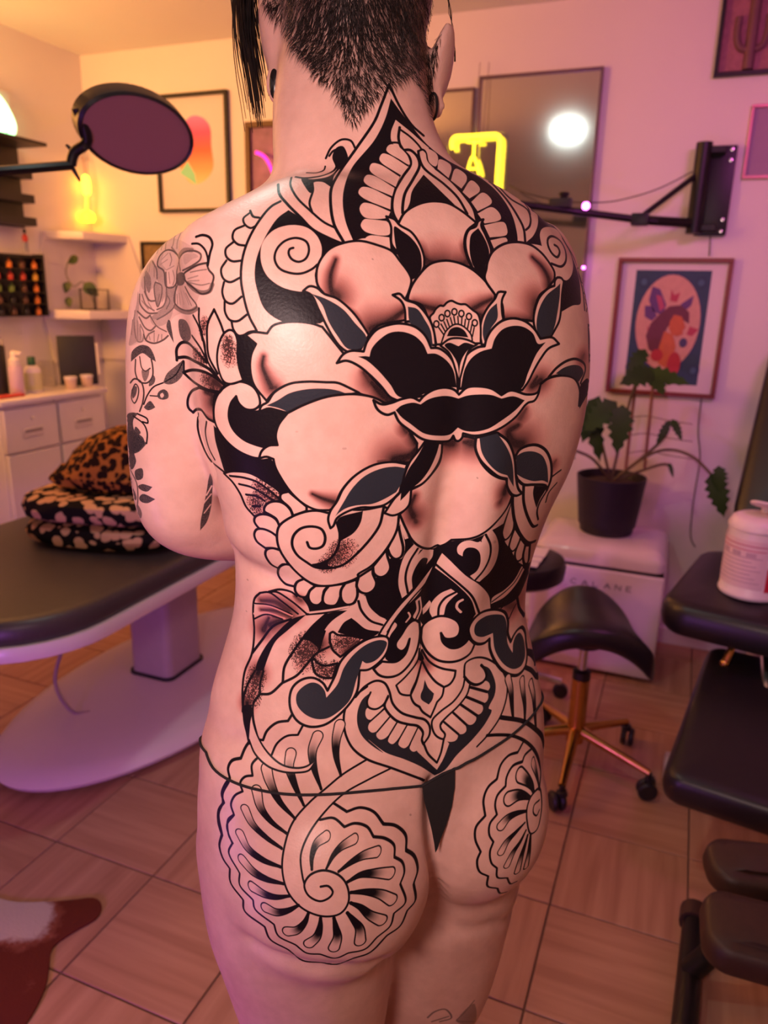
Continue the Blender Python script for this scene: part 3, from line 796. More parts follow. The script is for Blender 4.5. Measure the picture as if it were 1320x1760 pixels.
D14,4 619,1618 618,1596 608,1582 597,1569
D14,4 656,1582 636,1573 619,1559 603,1552
D14,4 674,1547 654,1537 628,1533 603,1534
D14,4 671,1501 642,1501 619,1504 597,1516
D14,4 648,1464 625,1470 605,1481 582,1498
D14,4 609,1442 587,1455 573,1470 561,1493
D15,5 561,1437 544,1450 536,1473 536,1494
L4 631,1305 589,1331 560,1355 533,1378 504,1412 490,1450 485,1493 495,1533 521,1562 556,1575 585,1570 599,1550 596,1521 582,1504 556,1496 533,1504 523,1521 530,1539 550,1549 567,1542 572,1533 564,1523 551,1524
L4 673,1320 633,1340 591,1364 556,1398 530,1435 517,1470 520,1507 523,1519
L4.5 393,1344 383,1363 383,1380* 376,1398 382,1435* 377,1452 383,1475 395,1493* 396,1516 418,1547* 420,1565 455,1593* 464,1614 495,1632* 521,1651 550,1654* 579,1657 608,1647* 636,1637 665,1608* 688,1591 700,1565* 714,1547 711,1519* 718,1493 711,1470 698,1461* 697,1435 680,1419 659,1416* 642,1395 619,1388 596,1395* 573,1380
L4 402,1401* 390,1418 399,1450* 393,1464 412,1501* 412,1521 435,1547* 438,1562 471,1589* 478,1608 508,1624* 527,1638 550,1640* 576,1647 599,1638* 628,1631 648,1611* 671,1591 677,1570* 697,1550 688,1519* 695,1498 691,1481 678,1473* 677,1452 662,1441 642,1438* 631,1421 610,1415 592,1421* 573,1406 550,1409
L4.5 900,1274 890,1293* 875,1298 861,1314 854,1339* 839,1353 831,1375 834,1402* 818,1422 817,1443 826,1464* 820,1480 824,1498 839,1506* 838,1523 855,1527* 859,1535 871,1533
L4 916,1285 902,1298 898,1309* 882,1316 871,1335 869,1351* 855,1367 851,1384 854,1400* 842,1416 841,1435 848,1447* 842,1465 845,1484 854,1492* 855,1508 872,1509* 877,1519 888,1515
D11,3 916,1310 921,1326 925,1343 926,1353
D13,4 894,1332 906,1341 914,1351 917,1361
D14,4 875,1373 890,1367 902,1368 912,1372
D13,4 861,1420 873,1406 888,1398 905,1394
D12,3 861,1465 871,1447 886,1431 902,1414
D11,3 871,1488 882,1465 894,1447 904,1427
D10,3 889,1498 896,1472 902,1453 907,1435
D8,3 904,1490 909,1465 912,1435
O4 927,1355 914,1367 906,1388 906,1412 912,1433 922,1427 929,1404 931,1375
L3 927,1375 918,1384 917,1398 922,1402 927,1392
L4 861,1233 900,1240 920,1253 931,1265 935,1281
L4 837,1264 859,1263 882,1265 904,1275 920,1292 929,1322 927,1355
D11,4 873,1165 878,1187 880,1212 882,1235
D10,4 897,1168 899,1188 902,1212 902,1238
D9,4 912,1173 917,1195 919,1220 921,1250
L3.5 907,1120 915,1125 921,1137*
L3.5 903,1147 913,1152 921,1162* 927,1162
O 684,385* 696,365 719,351 742,346 769,349 794,363 819,383* 803,397 798,419 806,450 812,460* 770,452 729,458* 727,438 717,417 700,397
S30,.95 719,428 735,450 765,456
S26,.9 800,425 803,450 780,458
O 664,372* 678,377 687,387 707,399 721,419 729,442 729,458* 723,470 709,478* 697,458 683,434 673,419 672,389
B 678,389 691,397 707,409 721,429 725,450 723,466 709,478* 697,458 683,434 678,409
O 831,377* 822,380 818,389 806,395 800,411 802,434 812,460* 822,468 833,478* 836,458 844,434 842,423 834,403 827,387
B 822,392* 810,403 807,419 808,438 814,458 833,478* 834,458 841,436 837,419 829,403
O 544,468 549,450 565,429 589,418 618,414 648,421 674,432 687,448 703,470 707,482 701,505 697,513* 697,550* 650,560 630,580* 620,555 600,530 575,512 557,505* 546,490
S16,.95 577,446 569,470 568,490 572,508
S26,.9 568,495 580,510
S30,.95 693,535 670,552 640,566
S14,.8 600,532 620,556 630,572
O 701,513 706,495 719,474 739,454 763,448 786,451 810,462 833,482 851,507* 848,520 830,560* 740,560* 725,525 702,516
S20,.95 712,520 735,528 755,535 745,550
S20,.95 845,514 825,524 810,535 830,545
O 833,478 836,462 838,450 847,432 867,419 889,416 912,421 930,434 943,450 953,468 953,480* 940,497 928,507 919,530 917,552* 900,550 866,549* 862,520 851,507*
S15,.95 915,442 933,460 943,480 944,494
S24,.85 868,548 895,552 915,548 921,520
O 422,576* 434,571 459,573* 469,560 489,554 513,553 536,556 554,562* 590,607* 619,628 655,666 682,688* 658,692 643,684 617,676 599,666 580,658 560,658 527,656 497,660 471,674 458,689* 436,660 430,632 432,609 440,591*
S16,.95 453,613 451,628 458,648 467,666
S12,.9 463,668 473,666
S30,.98 639,658 658,678 670,686
S20,.9 625,640 639,658
O 445,708* 450,697 460,691 471,675 497,660 527,656 560,657 580,658 599,666 617,675* 599,678 576,681 560,685 536,693 497,709 477,705 462,702
N 458,697* 477,688 497,676 527,669 560,668 580,671 597,677* 576,681 560,685 536,693 513,701 495,708* 477,701
O 494,710* 522,696 558,683 590,678 617,678 645,684 662,693* 679,711 700,736 717,762* 713,792 675,794 643,800 611,817 588,842 573,872 566,877* 543,876 522,866 501,847 484,823 473,802 470,789* 458,785 445,788* 450,775 462,766 477,765* 474,749 479,730
S13,.95 537,849 552,856 577,864
S34,.98 719,767 705,783 679,791
S26,.98 705,746 719,762
S14,.9 691,732 699,742
S10,.8 650,793 670,791
L4.5 929,660 943,650 967,645 987,650 996,668 995,697
S30,.95 890,731 874,743 882,760 896,764
S16,.8 904,703 894,719
S20,.95 923,648 914,664 929,654
S12,.7 1004,609 1000,617
L4.5 943,648 957,632 975,620 990,617 1004,625 1006,636 998,658
N 955,642* 969,632 987,627 998,630 1003,640 995,656* 981,646 965,644
B 998,660* 1010,650 1013,668 996,703* 995,678
B 1010,556* 1015,560 1016,613 1012,625*
S12,.7 955,792 948,803
O 760,760* 796,750 817,754* 819,775 827,795 843,813 857,821 870,824* 874,844 880,852* 872,872 855,895 833,915 811,925 776,928* 766,935 756,939* 752,937 738,943 723,940 709,929 697,907 687,884* 699,872 706,842* 725,832 740,817 756,793
S24,.95 764,763 778,762
S26,.95 798,760 813,762
S18,.95 713,852 705,872 711,888
S10,.9 711,888 715,897
S15,.95 869,834 867,848
S9,.8 865,852 859,864
O 521,500* 532,492 545,495 557,505 579,513 605,535 624,560 634,576* 620,600* 600,605 585,596 569,574 549,535 535,507
N 536,505* 559,513 589,531 610,555 630,580 624,596 599,600 579,576 565,553 553,523
O 675,507* 687,505 697,515 717,523 737,547 746,570 749,594* 735,590 717,565 705,553 697,553* 695,529 689,517
N 701,527* 717,531 731,551 740,568 744,594* 737,594 721,566 705,555
O 869,502* 857,502 851,513 838,529 828,549 825,572 828,592* 836,592 850,565 865,549* 863,537 863,515
N 854,521* 855,547 843,566 835,590 830,576 832,553 841,533
O 954,482 958,477 965,478 969,484* 966,505 964,535 961,552 953,568 946,580* 928,583* 920,566 917,550 920,530 928,510 943,495 953,491*
N 963,487* 957,493 940,507 927,530 922,555 923,568 928,580 945,578 953,562 958,538 962,510
O4 739,545 745,538 749,531 757,525 762,526 768,520 776,517 785,521 792,523 800,523 808,529 814,534 820,538 824,546 826,560 826,590* 750,592* 745,565
C5 750,557 759,546 769,539 781,536 793,539 806,544 816,555
L2.8 754,563 764,577
L2.8 758,557 767,573
L2.8 763,553 770,569
L2.8 768,549 774,566
L2.8 774,546 779,563
L2.8 780,544 783,561
L2.8 787,544 788,560
L2.8 794,546 793,561
L2.8 800,549 798,564
L2.8 806,552 803,568
L2.8 811,558 808,573
L2.8 815,563 812,578
O3 761,582 766,570 778,559 786,557 798,562 810,576 812,590* 758,592*
B 768,578* 774,566 786,562 798,568 805,580* 786,578
O 568,908* 564,893 568,878 579,862 590,840 611,817 643,799 675,794 700,798* 693,819 687,846* 675,858 660,868 640,872 622,872 600,878 579,891 573,904
N 576,888* 590,864 605,840 626,819 653,806 679,802 698,805* 696,809 689,832 681,846* 660,858 640,866 611,869 594,874 581,883
O 731,758* 719,775 705,793 695,817 689,844 677,858 661,882* 675,886 691,880 703,868 707,840* 725,832 740,817 754,795 759,779 760,762*
B 731,760* 756,760* 750,781 738,807 723,827 707,840* 699,850 688,861* 691,838 701,809 717,785
O 887,782* 893,773 907,766 923,765 937,773 945,787 948,803 947,823 940,843* 938,835 917,833 900,833 890,825* 885,813 884,795
N 887,784* 900,777 917,776 932,783 940,800 942,820 942,830* 933,826 917,827 900,822 888,815*
O 818,752* 855,744* 872,757 881,775 885,792 887,820 891,840 897,848* 888,852 880,850 872,837 871,823* 858,820 842,808 825,790 817,770
N 824,753* 855,745* 870,767 878,785 882,807 883,837* 875,823 872,817* 857,812 840,797 828,777
O 579,624* 590,609 603,603 625,604* 631,587 647,567 670,558 690,556 714,562 731,577 741,598* 755,599 773,613 783,634 787,672* 757,676 682,688* 670,682 655,664 635,644 615,628 595,620
B 615,613* 627,612 635,613* 639,599 653,583 670,572 690,570 712,577 727,591 735,608* 749,608 767,619 779,636 785,666* 757,666 722,680* 686,682 670,660 649,636 629,619
O 961,591* 949,580 929,582* 918,565 902,552 882,547 862,552 845,567 836,583 833,595* 821,597 803,609 793,630 789,668* 819,668 864,676 898,670* 908,656 918,636 929,617 943,599
B 938,588* 925,591 916,573 900,562 882,560 864,566 851,581 845,599* 827,604 811,615 799,634 792,666* 829,666 862,675* 896,668 908,640 923,607
O4 757,594* 772,583 786,581 803,584 820,592* 807,601 789,656* 772,607
B 764,593 772,589 788,595* 799,589 815,593* 803,603 792,623 789,652* 786,625 776,607
O 642,688* 647,701 655,709 666,713 678,709* 686,725 706,741 727,755 753,759 773,757 779,749* 783,757 788,758 794,753 796,745* 815,749 839,745 862,735 886,717 902,697* 908,692 918,689 925,678 929,662* 923,675 906,678 878,671 862,679* 845,668 823,664 803,666 789,678* 781,670 765,666 745,670 729,680 721,689* 708,683 690,686 674,692 657,695
B 680,705* 690,697 710,692 723,695* 737,686 757,681 773,681 788,685* 803,680 823,678 845,679 862,685* 882,681 902,688* 886,705 862,723 839,737 815,742 797,740 787,735* 773,747 753,749 729,745 706,729 690,717
G.14 286,411 275,425 262,446 245,465 239,500 233,534 226,568 224,594 244,588 267,588 286,580 297,547 314,538 333,534 338,520 346,504 363,498 365,471 355,455 344,435 327,422 305,411
G.30 262,446 269,463 270,479 265,493 251,501 243,493 245,474
G.30 258,542 270,549 286,542 297,531 292,550 275,561 262,558
G.28 273,441 281,434 278,452 286,464 275,463
G.28 316,438 333,435 341,441 330,446 318,455
L2:.5 292,435 295,446 292,457
L2:.5 297,465 300,479 297,490
L2:.45 290,468 292,487
L2:.5 327,468 341,465 355,463
L2:.5 327,486 346,490 360,487
L2:.5 304,506 305,523
L2:.5 319,504 329,525
L2:.5 255,455 251,474
L2:.5 258,452 256,468
L2:.5 265,457 265,476
L2.5:.55 244,506 251,524 265,534
L2.5:.55 248,501 255,517
L2.5:.55 274,506 270,525
L2.5:.6 286,506 292,517 286,531
L2.5:.6 251,583 255,575 265,569
L2.5:.5 232,534 230,561 233,581
L2.5:.5 228,550 226,575
L2:.5 270,588 273,575
L2:.5 278,585 278,575
L3.5:.7 355,452 341,455 326,463 316,471 319,483 333,495 346,505 360,501 365,487 367,474 359,464 355,452
L7:.55 323,487 333,497 346,503 360,500 365,489
L3:.65 310,465 308,446 316,434 333,431 345,437 344,446 333,455 314,465
L6:.5 308,438 316,430 330,430
L3:.65 305,490 300,506 300,520 311,531 326,534 338,527 326,508 318,493
L6:.5 301,527 314,535 327,536 338,530
G.6 304,471 314,468 319,479 314,490 305,490
L3:.65 305,438 297,431 286,430 274,441 271,457 281,465 286,493 297,494 303,486 304,465 308,446 305,438
L3:.6 285,468 286,493 286,513 280,527 270,532
L3:.6 303,486 301,506 299,527 286,540 270,549
G.4 286,495 301,493 300,513 297,527 286,540 270,549 259,547 270,536 281,527
L3:.6 267,485 265,493 267,513 271,527 278,506 277,490 267,485
G.4 267,486 275,490 278,506 273,525 267,513 265,495
L3:.6 248,476 251,506 258,517 266,517
L3:.6 262,449 269,463 270,479
G.5 251,465 258,474 260,490 256,504 251,493 248,479
G.35 271,457 281,465 285,482 284,506 278,520 278,493 270,482 267,460
L3:.6 240,506 241,523 255,538 270,538
L3:.6 236,535 251,547 258,542
L3:.6 239,545 250,564 259,568 267,561
L3:.65 247,575 251,585 265,590 281,584 289,577
G.75 289,549* 286,561 292,577 299,590* 295,565 292,551
G.6 308,549 318,550 327,566 327,583 319,588 311,580 307,564
L2.5:.6 258,543 270,561 286,570
L4:.8 330,419 341,419 352,429 357,444 357,456
L5:.8 337,407 348,404 360,408 365,419 361,435 357,456
L2.5:.45 286,411 284,430
L2.5:.45 275,422 270,435
L2.5:.5 295,425 304,437
L2.5:.45 281,416 277,429
L2.5:.45 300,405 297,422 295,425
L2.5:.4 311,400 305,415 304,427
L2:.4 278,446 289,435
L2:.4 275,455 288,446
L2:.4 286,464 299,457
L2:.4 323,479 340,474
L2:.4 325,483 342,482
L2:.4 311,501 316,523
L2:.4 308,504 310,524
L2:.4 315,500 325,524
G.3 237,501 235,520 229,547 224,575 222,594 235,588 245,585 237,547 239,531
L3:.5 230,547 233,575 237,587 244,587 247,572 241,558
L2:.5 236,551 237,584
L2:.5 241,561 241,584
L2:.45 255,573 258,584
L2:.45 265,572 265,587
L2:.45 244,517 255,531
L2:.45 255,520 263,534
G.65 225,622* 227,604 242,593 256,596 265,611 268,622* 258,616 245,607 235,613
L3:.7 233,618 233,642 240,656 253,658 262,647 262,627 260,618
L2.5:.7 240,613 244,633 250,638 258,633
G.5 244,635 250,639 256,635 255,647 249,656 244,645
L3:.7 224,658 231,651 242,656 247,671 245,693 240,707
L2.5:.7 227,671 233,660 238,667 236,685 231,693 226,685 227,671
G.6 229,665 235,664 233,680 228,685
G.6 280,658* 287,642 302,629 315,618* 315,642 304,656 291,661
L2.5:.8 280,658 264,665 253,680 247,695
L2.5:.8 284,656 302,644 315,620
G.75 270,680 273,673 282,669 289,675 289,684 280,687 273,685
E 275,679 279,675 282,680 278,684
L2.5:.7 270,681 258,680
G.65 247,700* 258,689 267,700* 260,704 253,705
G.6 256,664 258,653 264,645 267,651 264,660
G.65 220,711 236,711 229,722 231,740 244,755 253,762* 236,778 220,778
L3:.8 236,711 253,720 254,727 245,725
L3:.8 229,715 247,729 253,744 252,762
G.7 233,733 242,744 238,747 231,742
G.65 219,740 245,751 249,760* 238,776 231,778 234,793 227,807 220,800
G.65 232,809 244,805 245,822 235,825
G.7 237,836 244,832 262,837* 253,845 242,842
G.7 239,856 245,849 267,858* 253,865 242,862
L3:.6 224,807 235,831 237,853 236,871
G.55 218,820 227,835 235,856 233,860 224,842
G.5 236,867 244,882 242,891 233,878
G.7 361,813* 365,822 365,845 362,876 355,898 344,912* 345,895 349,875 355,845 358,825
X2 363,849 351,864 347,871
X2 362,867 351,882
X2 364,835 355,851
L3:.5 735,1749 747,1739 766,1735 776,1749 756,1756
L3:.5 815,1720 795,1744 785,1754 815,1756
L3:.5 742,1756 771,1747
G.35 785,1756 815,1725 816,1759
L4:.18 590,771 594,771
L3:.15 509,742 511,742
L2.5:.3 820,821 821,822
L2.5:.3 640,445 641,446
L2.5:.3 912,755 913,756
L2.5:.35 425,996 426,997
L2.5:.3 423,1050 424,1051
L3:.2 850,931 851,932
L2.5:.3 705,1400 706,1401"""
chart = Ink(CW, CHh, to_chart); chart.run(TATTOO)
HAIRLINE = 'G.30 440,-60 455,0 488,34 520,85 548,125 575,150 592,185 612,200 630,170 650,150 672,140 700,132 725,120 742,110 750,80 760,40 775,-60'
chart.run(HAIRLINE)
img = bpy.data.images.new('skin_ink_chart', CW, CHh, alpha=False, float_buffer=False); img.colorspace_settings.name = 'Non-Color'
px_ = np.ones((CHh, CW, 4), np.float32)
px_[..., 0], px_[..., 1], px_[..., 2] = chart.ink[::-1], chart.navy[::-1], chart.red[::-1]
img.pixels.foreach_set(np.clip(px_, 0, 1).ravel()); img.update(); img.pack()

uvl = body_me.uv_layers.new(name='back_chart')
LI = np.empty(len(body_me.loops), np.int32); body_me.loops.foreach_get('vertex_index', LI)
UV = np.stack([(V[:, 0] - CX0) / (CX1 - CX0), (V[:, 2] - CZ0) / (CZ1 - CZ0)], 1)[LI]
uvl.data.foreach_set('uv', UV.astype(np.float32).ravel())
# skin that faces backwards and is not behind another part of the body
face = np.clip((-N[:, 1] + .02) / .10, 0, 1)
for i in np.nonzero((face > 0) & (V[:, 0] < .02))[0]:
    p = Vector(V[i]) + Vector(N[i]) * .002
    h = bvh.ray_cast(p, Vector((0, -1, 0)))
    if h[0] is not None and h[3] > .012: face[i] = 0
at = body_me.attributes.new('faces_back', 'FLOAT', 'POINT'); at.data.foreach_set('value', face.astype(np.float32))

def skin_material():
    m = bpy.data.materials.new('skin_with_tattoo'); m.use_nodes = True; nt = m.node_tree; b = nt.nodes['Principled BSDF']; ln = nt.links.new
    tc = nt.nodes.new('ShaderNodeTexCoord'); nz = nt.nodes.new('ShaderNodeTexNoise'); nz.inputs['Scale'].default_value = 14; nz.inputs['Detail'].default_value = 5
    ln(tc.outputs['Object'], nz.inputs['Vector'])
    cr = nt.nodes.new('ShaderNodeValToRGB'); cr.color_ramp.elements[0].position = .3; cr.color_ramp.elements[1].position = .72
    cr.color_ramp.elements[0].color = (.66, .385, .315, 1); cr.color_ramp.elements[1].color = (.78, .48, .40, 1)
    nf = nt.nodes.new('ShaderNodeTexNoise'); nf.inputs['Scale'].default_value = 75; nf.inputs['Detail'].default_value = 4; ln(tc.outputs['Object'], nf.inputs['Vector'])
    av = nt.nodes.new('ShaderNodeMath'); av.operation = 'MULTIPLY_ADD'; ln(nf.outputs['Fac'], av.inputs[0]); av.inputs[1].default_value = .6; ln(nz.outputs['Fac'], av.inputs[2])
    sb = nt.nodes.new('ShaderNodeMath'); sb.operation = 'SUBTRACT'; ln(av.outputs[0], sb.inputs[0]); sb.inputs[1].default_value = .3
    ln(sb.outputs[0], cr.inputs['Fac'])
    uv = nt.nodes.new('ShaderNodeUVMap'); uv.uv_map = 'back_chart'
    tx = nt.nodes.new('ShaderNodeTexImage'); tx.image = img; tx.extension = 'CLIP'; tx.interpolation = 'Linear'; ln(uv.outputs['UV'], tx.inputs['Vector'])
    sp_ = nt.nodes.new('ShaderNodeSeparateColor'); ln(tx.outputs['Color'], sp_.inputs['Color'])
    fa = nt.nodes.new('ShaderNodeAttribute'); fa.attribute_name = 'faces_back'
    def mul(a, bb):
        n = nt.nodes.new('ShaderNodeMath'); n.operation = 'MULTIPLY'; ln(a, n.inputs[0])
        if isinstance(bb, float): n.inputs[1].default_value = bb
        else: ln(bb, n.inputs[1])
        return n.outputs[0]
    ink, red = mul(sp_.outputs['Red'], fa.outputs['Fac']), mul(mul(sp_.outputs['Blue'], fa.outputs['Fac']), .72)
    def mix(f, a, c):
        n = nt.nodes.new('ShaderNodeMix'); n.data_type = 'RGBA'; ln(f, n.inputs['Factor'])
        for s, q in (('A', a), ('B', c)):
            if isinstance(q, tuple): n.inputs[s].default_value = q
            else: ln(q, n.inputs[s])
        return n.outputs['Result']
    c1 = mix(red, cr.outputs['Color'], (.55, .13, .11, 1))
    inkc = mix(sp_.outputs['Green'], (.0085, .0055, .008, 1), (.014, .020, .031, 1))
    c2 = mix(ink, c1, inkc)
    ln(c2, b.inputs['Base Color']); b.inputs['Roughness'].default_value = .42; b.inputs['Specular IOR Level'].default_value = .42
    sm = nt.nodes.new('ShaderNodeMath'); sm.operation = 'MULTIPLY_ADD'; ln(ink, sm.inputs[0]); sm.inputs[1].default_value = -.26; sm.inputs[2].default_value = .42; ln(sm.outputs[0], b.inputs['Specular IOR Level'])
    b.inputs['Subsurface Weight'].default_value = .08; b.inputs['Subsurface Radius'].default_value = (1, .35, .2); b.inputs['Subsurface Scale'].default_value = .006
    n2 = nt.nodes.new('ShaderNodeTexNoise'); n2.inputs['Scale'].default_value = 420; n2.inputs['Detail'].default_value = 2; ln(tc.outputs['Object'], n2.inputs['Vector'])
    bp = nt.nodes.new('ShaderNodeBump'); bp.inputs['Strength'].default_value = .12; bp.inputs['Distance'].default_value = .002
    ln(n2.outputs['Fac'], bp.inputs['Height']); ln(bp.outputs['Normal'], b.inputs['Normal'])
    return m
M_skin = skin_material()
# place the person: feet on the floor, frame turned into the room
zmin = V[:, 2].min()
ROOT = h2w((0, .75, 0))
person = thing('person', 'tattooed person seen from behind, in black thong underwear, head bowed and arms folded forward', 'person', ROOT)
def place(P):
    """person frame -> coordinates local to the person's root."""
    P = np.asarray(P, float); X = P[:, 0] * CY - P[:, 1] * SY - ROOT.x; Y = P[:, 0] * SY + P[:, 1] * CY - ROOT.y
    return np.stack([X, Y, P[:, 2]], 1)
Vw = V.copy(); Vw[:, 2] = np.where(Vw[:, 2] < .3, np.maximum(Vw[:, 2] - zmin * np.clip((.3 - Vw[:, 2]) / .25, 0, 1), 0.001), Vw[:, 2])
body_me.vertices.foreach_set('co', place(Vw).astype(np.float32).ravel()); body_me.materials.append(M_skin)
body_me.polygons.foreach_set('use_smooth', [True] * len(body_me.polygons)); body_me.update(); body_me.name = 'body'
body = bpy.data.objects.new('body', body_me); COL.objects.link(body); body.parent = person
body['label'] = 'bare skin with a large black lotus and scroll tattoo over the whole back'
def pobj(name, bm, m, parent=None, **k):
    """mesh given in the person frame."""
    for v in bm.verts: v.co = h2w(v.co)
    return obj(name, bm, m, parent or person, **k)

# --- underwear: hip strings and the back triangle, lying on the skin
M_cloth = mat('black_cotton', (.012, .009, .011), .9, var=.3, scale=200)
def lift(p, d):
    h = bvh_flat.find_nearest(Vector(p)); return h[0] + h[1] * d
def on_cloth(px, py):
    h = bvh_flat.ray_cast(CH, w2h(ray(px, py))); return h[0] if h[0] is not None else on_skin(px, py)
under = bm_new()
lp = [on_cloth(*q) for q in ((356, 1293), (368, 1320), (395, 1340), (433, 1354), (490, 1364), (552, 1365), (620, 1360), (672, 1355), (724, 1350))]
rp = [on_cloth(*q) for q in ((780, 1320), (800, 1311), (822, 1300), (873, 1267), (904, 1240), (924, 1215))]
def arc_round(p, q, n):
    """carry a string round the side of the hips between two skin points, over the front."""
    cx, cy = .006, .75; out = []
    a0, a1 = math.atan2(p.y - cy, p.x - cx), math.atan2(q.y - cy, q.x - cx)
    while a1 < a0: a1 += 2 * PI
    for k in range(1, n):
        t = k / n; a = a0 + (a1 - a0) * t; z = p.z + (q.z - p.z) * t - .035 * math.sin(PI * t)
        h = bvh.ray_cast(Vector((cx, cy, z)) + Vector((math.cos(a), math.sin(a), 0)) * .5, Vector((-math.cos(a), -math.sin(a), 0)))
        if h[0] is not None: out.append(h[0])
    return out
front = arc_round(rp[-1], lp[0], 26)
def string(pts):
    S = [lift(p, .0012) for p in smooth_path(pts, 4)]; tube(under, S, .0014, 6)
string(lp); string([lp[-1], on_cloth(752, 1334), rp[0]]); string(rp); string([rp[-1]] + front + [lp[0]])
rows = [((724, 1349), (781, 1320)), ((727, 1372), (780, 1352)), ((734, 1400), (775, 1385)), ((740, 1425), (766, 1415)), ((744, 1448), (756, 1440)), ((746, 1464), (750, 1458))]
G = []
for a, b in rows:
    G.append([lift(on_cloth(a[0] + (b[0] - a[0]) * k / 6, a[1] + (b[1] - a[1]) * k / 6), .0018) for k in range(7)])
for A, B in zip(G, G[1:]):
    for k in range(6):
        add(under, [A[k], A[k+1], B[k+1], B[k]], [(0, 1, 2, 3)])
bmesh.ops.remove_doubles(under, verts=under.verts, dist=.0003)
pobj('underwear', under, M_cloth)['label'] = 'black thong with thin hip strings'

# --- hair: clipped nape, longer black locks beside the left ear and over the crown
M_hair = mat('black_hair', (.010, .008, .008), .45, var=.5, scale=80)
M_nape = mat('dark_brown_clipped_hair', (.016, .010, .009), .65, var=.5, scale=80, spec=.2)
def in_poly(x, y, P):
    c = False
    for i in range(len(P)):
        (x0, y0), (x1, y1) = P[i-1], P[i]
        if (y0 > y) != (y1 > y) and x < (x1 - x0) * (y - y0) / (y1 - y0) + x0: c = not c
    return c
NAPE = [(440,-70),(452,0),(482,34),(515,85),(545,125),(575,150),(590,190),(606,215),(632,180),(652,150),(672,143),(700,128),(722,150),(738,200),(748,110),(764,40),(780,-70)]
nb = bm_new(); rnd = random.Random(3); cnt = 0
while cnt < 5200:
    x, y = rnd.uniform(440, 780), rnd.uniform(-70, 215)
    if not in_poly(x, y, NAPE): continue
    d = w2h(ray(x, y)); h = bvh.ray_cast(CH, d)
    if h[0] is None or h[0].z < 1.5: cnt += 1; continue
    p, n = h[0], h[1]; cnt += 1
    swirl = math.sin((x - 600) * .02) * .5
    down = Vector((swirl + rnd.uniform(-.35, .35), 0, -1)); tg = (down - n * down.dot(n)).normalized()
    L = rnd.uniform(.007, .015) * (1.25 if y < 90 else 1.)
    a = p - n * .0005; b_ = p + tg * L * .5 + n * .0022; c = p + tg * L + n * .0016
    sd = tg.cross(n).normalized() * .00026
    add(nb, [a - sd, a + sd, b_ + sd, b_ - sd, c, b_ + n * .0004], [(0, 1, 2, 3), (3, 2, 4), (0, 3, 5), (1, 5, 2)])
o_ = pobj('nape_hair', nb, M_nape, smooth=False); o_['label'] = 'short clipped dark hair at the nape'; o_['kind'] = 'stuff'
cap = bm_new(); rings = []
for k in range(13):
    ph = PI * .5 * k / 12; g = []
    for j in range(40):
        a = 2 * PI * j / 40
        g.append((-.040 + math.sin(ph) * .083 * math.cos(a), .856 + math.sin(ph) * .106 * math.sin(a), 1.716 + .108 * math.cos(ph) - .02 * max(0, math.sin(a)) * math.sin(ph)))
    if k == 0: g = [(-.040, .856, 1.824)]
    rings.append([cap.verts.new(p) for p in g])
for A, B in zip(rings, rings[1:]):
    for j in range(40):
        if len(A) == 1: cap.faces.new((A[0], B[j], B[(j+1) % 40]))
        else: cap.faces.new((A[j], A[(j+1) % 40], B[(j+1) % 40], B[j]))
cp = pobj('crown_hair', cap, M_hair); cp['label'] = 'black hair covering the crown'
sd_ = cp.modifiers.new('thickness', 'SOLIDIFY'); sd_.thickness = .004
lk = bm_new()
for k in range(130):
    t = rnd.random(); x0 = 434 + rnd.gauss(0, 9)
    end = rnd.uniform(120, 230) if rnd.random() < .8 else rnd.uniform(60, 130)
    yy = .865 + rnd.uniform(-.012, .02); sway = rnd.gauss(0, 7)
    pts = []
    for j in range(9):
        u = j / 8; py = -120 + (end + 120) * u
        px = x0 + (-14 * math.sin(PI * min(1, u * 1.05)) + 9 * u * u + sway * math.sin(2.2 * u) * .8) - (12 if u < .2 else 0) * (1 - u / .2)
        pts.append(hp(px, py, yy))
    tube(lk, pts, [.0008 * (1 - .65 * j / 8) for j in range(9)], 4)
for k in range(12):
    x0 = 424 + rnd.gauss(0, 8); pts = [hp(x0 - 8 * math.sin(j * .5) + j * 2.4, -60 + j * 32, .875) for j in range(8)]
    tube(lk, pts, [.00035] * 8, 3)
for k in range(5):
    pts = [hp(766 + 2 * j + rnd.gauss(0, 1) + 6 * math.sin(j * .4), -20 + j * 21, .86) for j in range(7)]
    tube(lk, pts, [.0003] * 7, 3)
o_ = pobj('long_hair_lock', lk, M_hair); o_['label'] = 'long black lock falling beside the left ear'; o_['kind'] = 'stuff'
# --- ear jewellery
M_plug = mat('black_acrylic', (.008, .007, .008), .25, var=.2)
e = bm_new(); c = on_skin(472, 145) + Vector((0, -.0005, 0))
lathe(e, [(0, -.004), (.0042, -.004), (.0050, -.002), (.0050, .0012), (.0040, .0024), (0, .0026)], (0, 0, 0), 24, Matrix.Translation(c) @ Matrix.Rotation(math.radians(-8), 4, 'Z') @ Matrix.Rotation(PI/2, 4, 'X') @ Matrix.Diagonal((1., 2.7, 1, 1)))
pobj('ear_plug', e, M_plug)['label'] = 'black plug in the stretched left earlobe'
e = bm_new(); c = on_skin(744, 184) + Vector((0, -.002, 0))
tube(e, [c + Vector((.0042 * math.cos(t), 0, .0120 * math.sin(t))) for t in [2 * PI * k / 24 for k in range(24)]], .0014, 8, True)
pobj('ear_tunnel', e, M_plug)['label'] = 'black ring tunnel in the right earlobe'
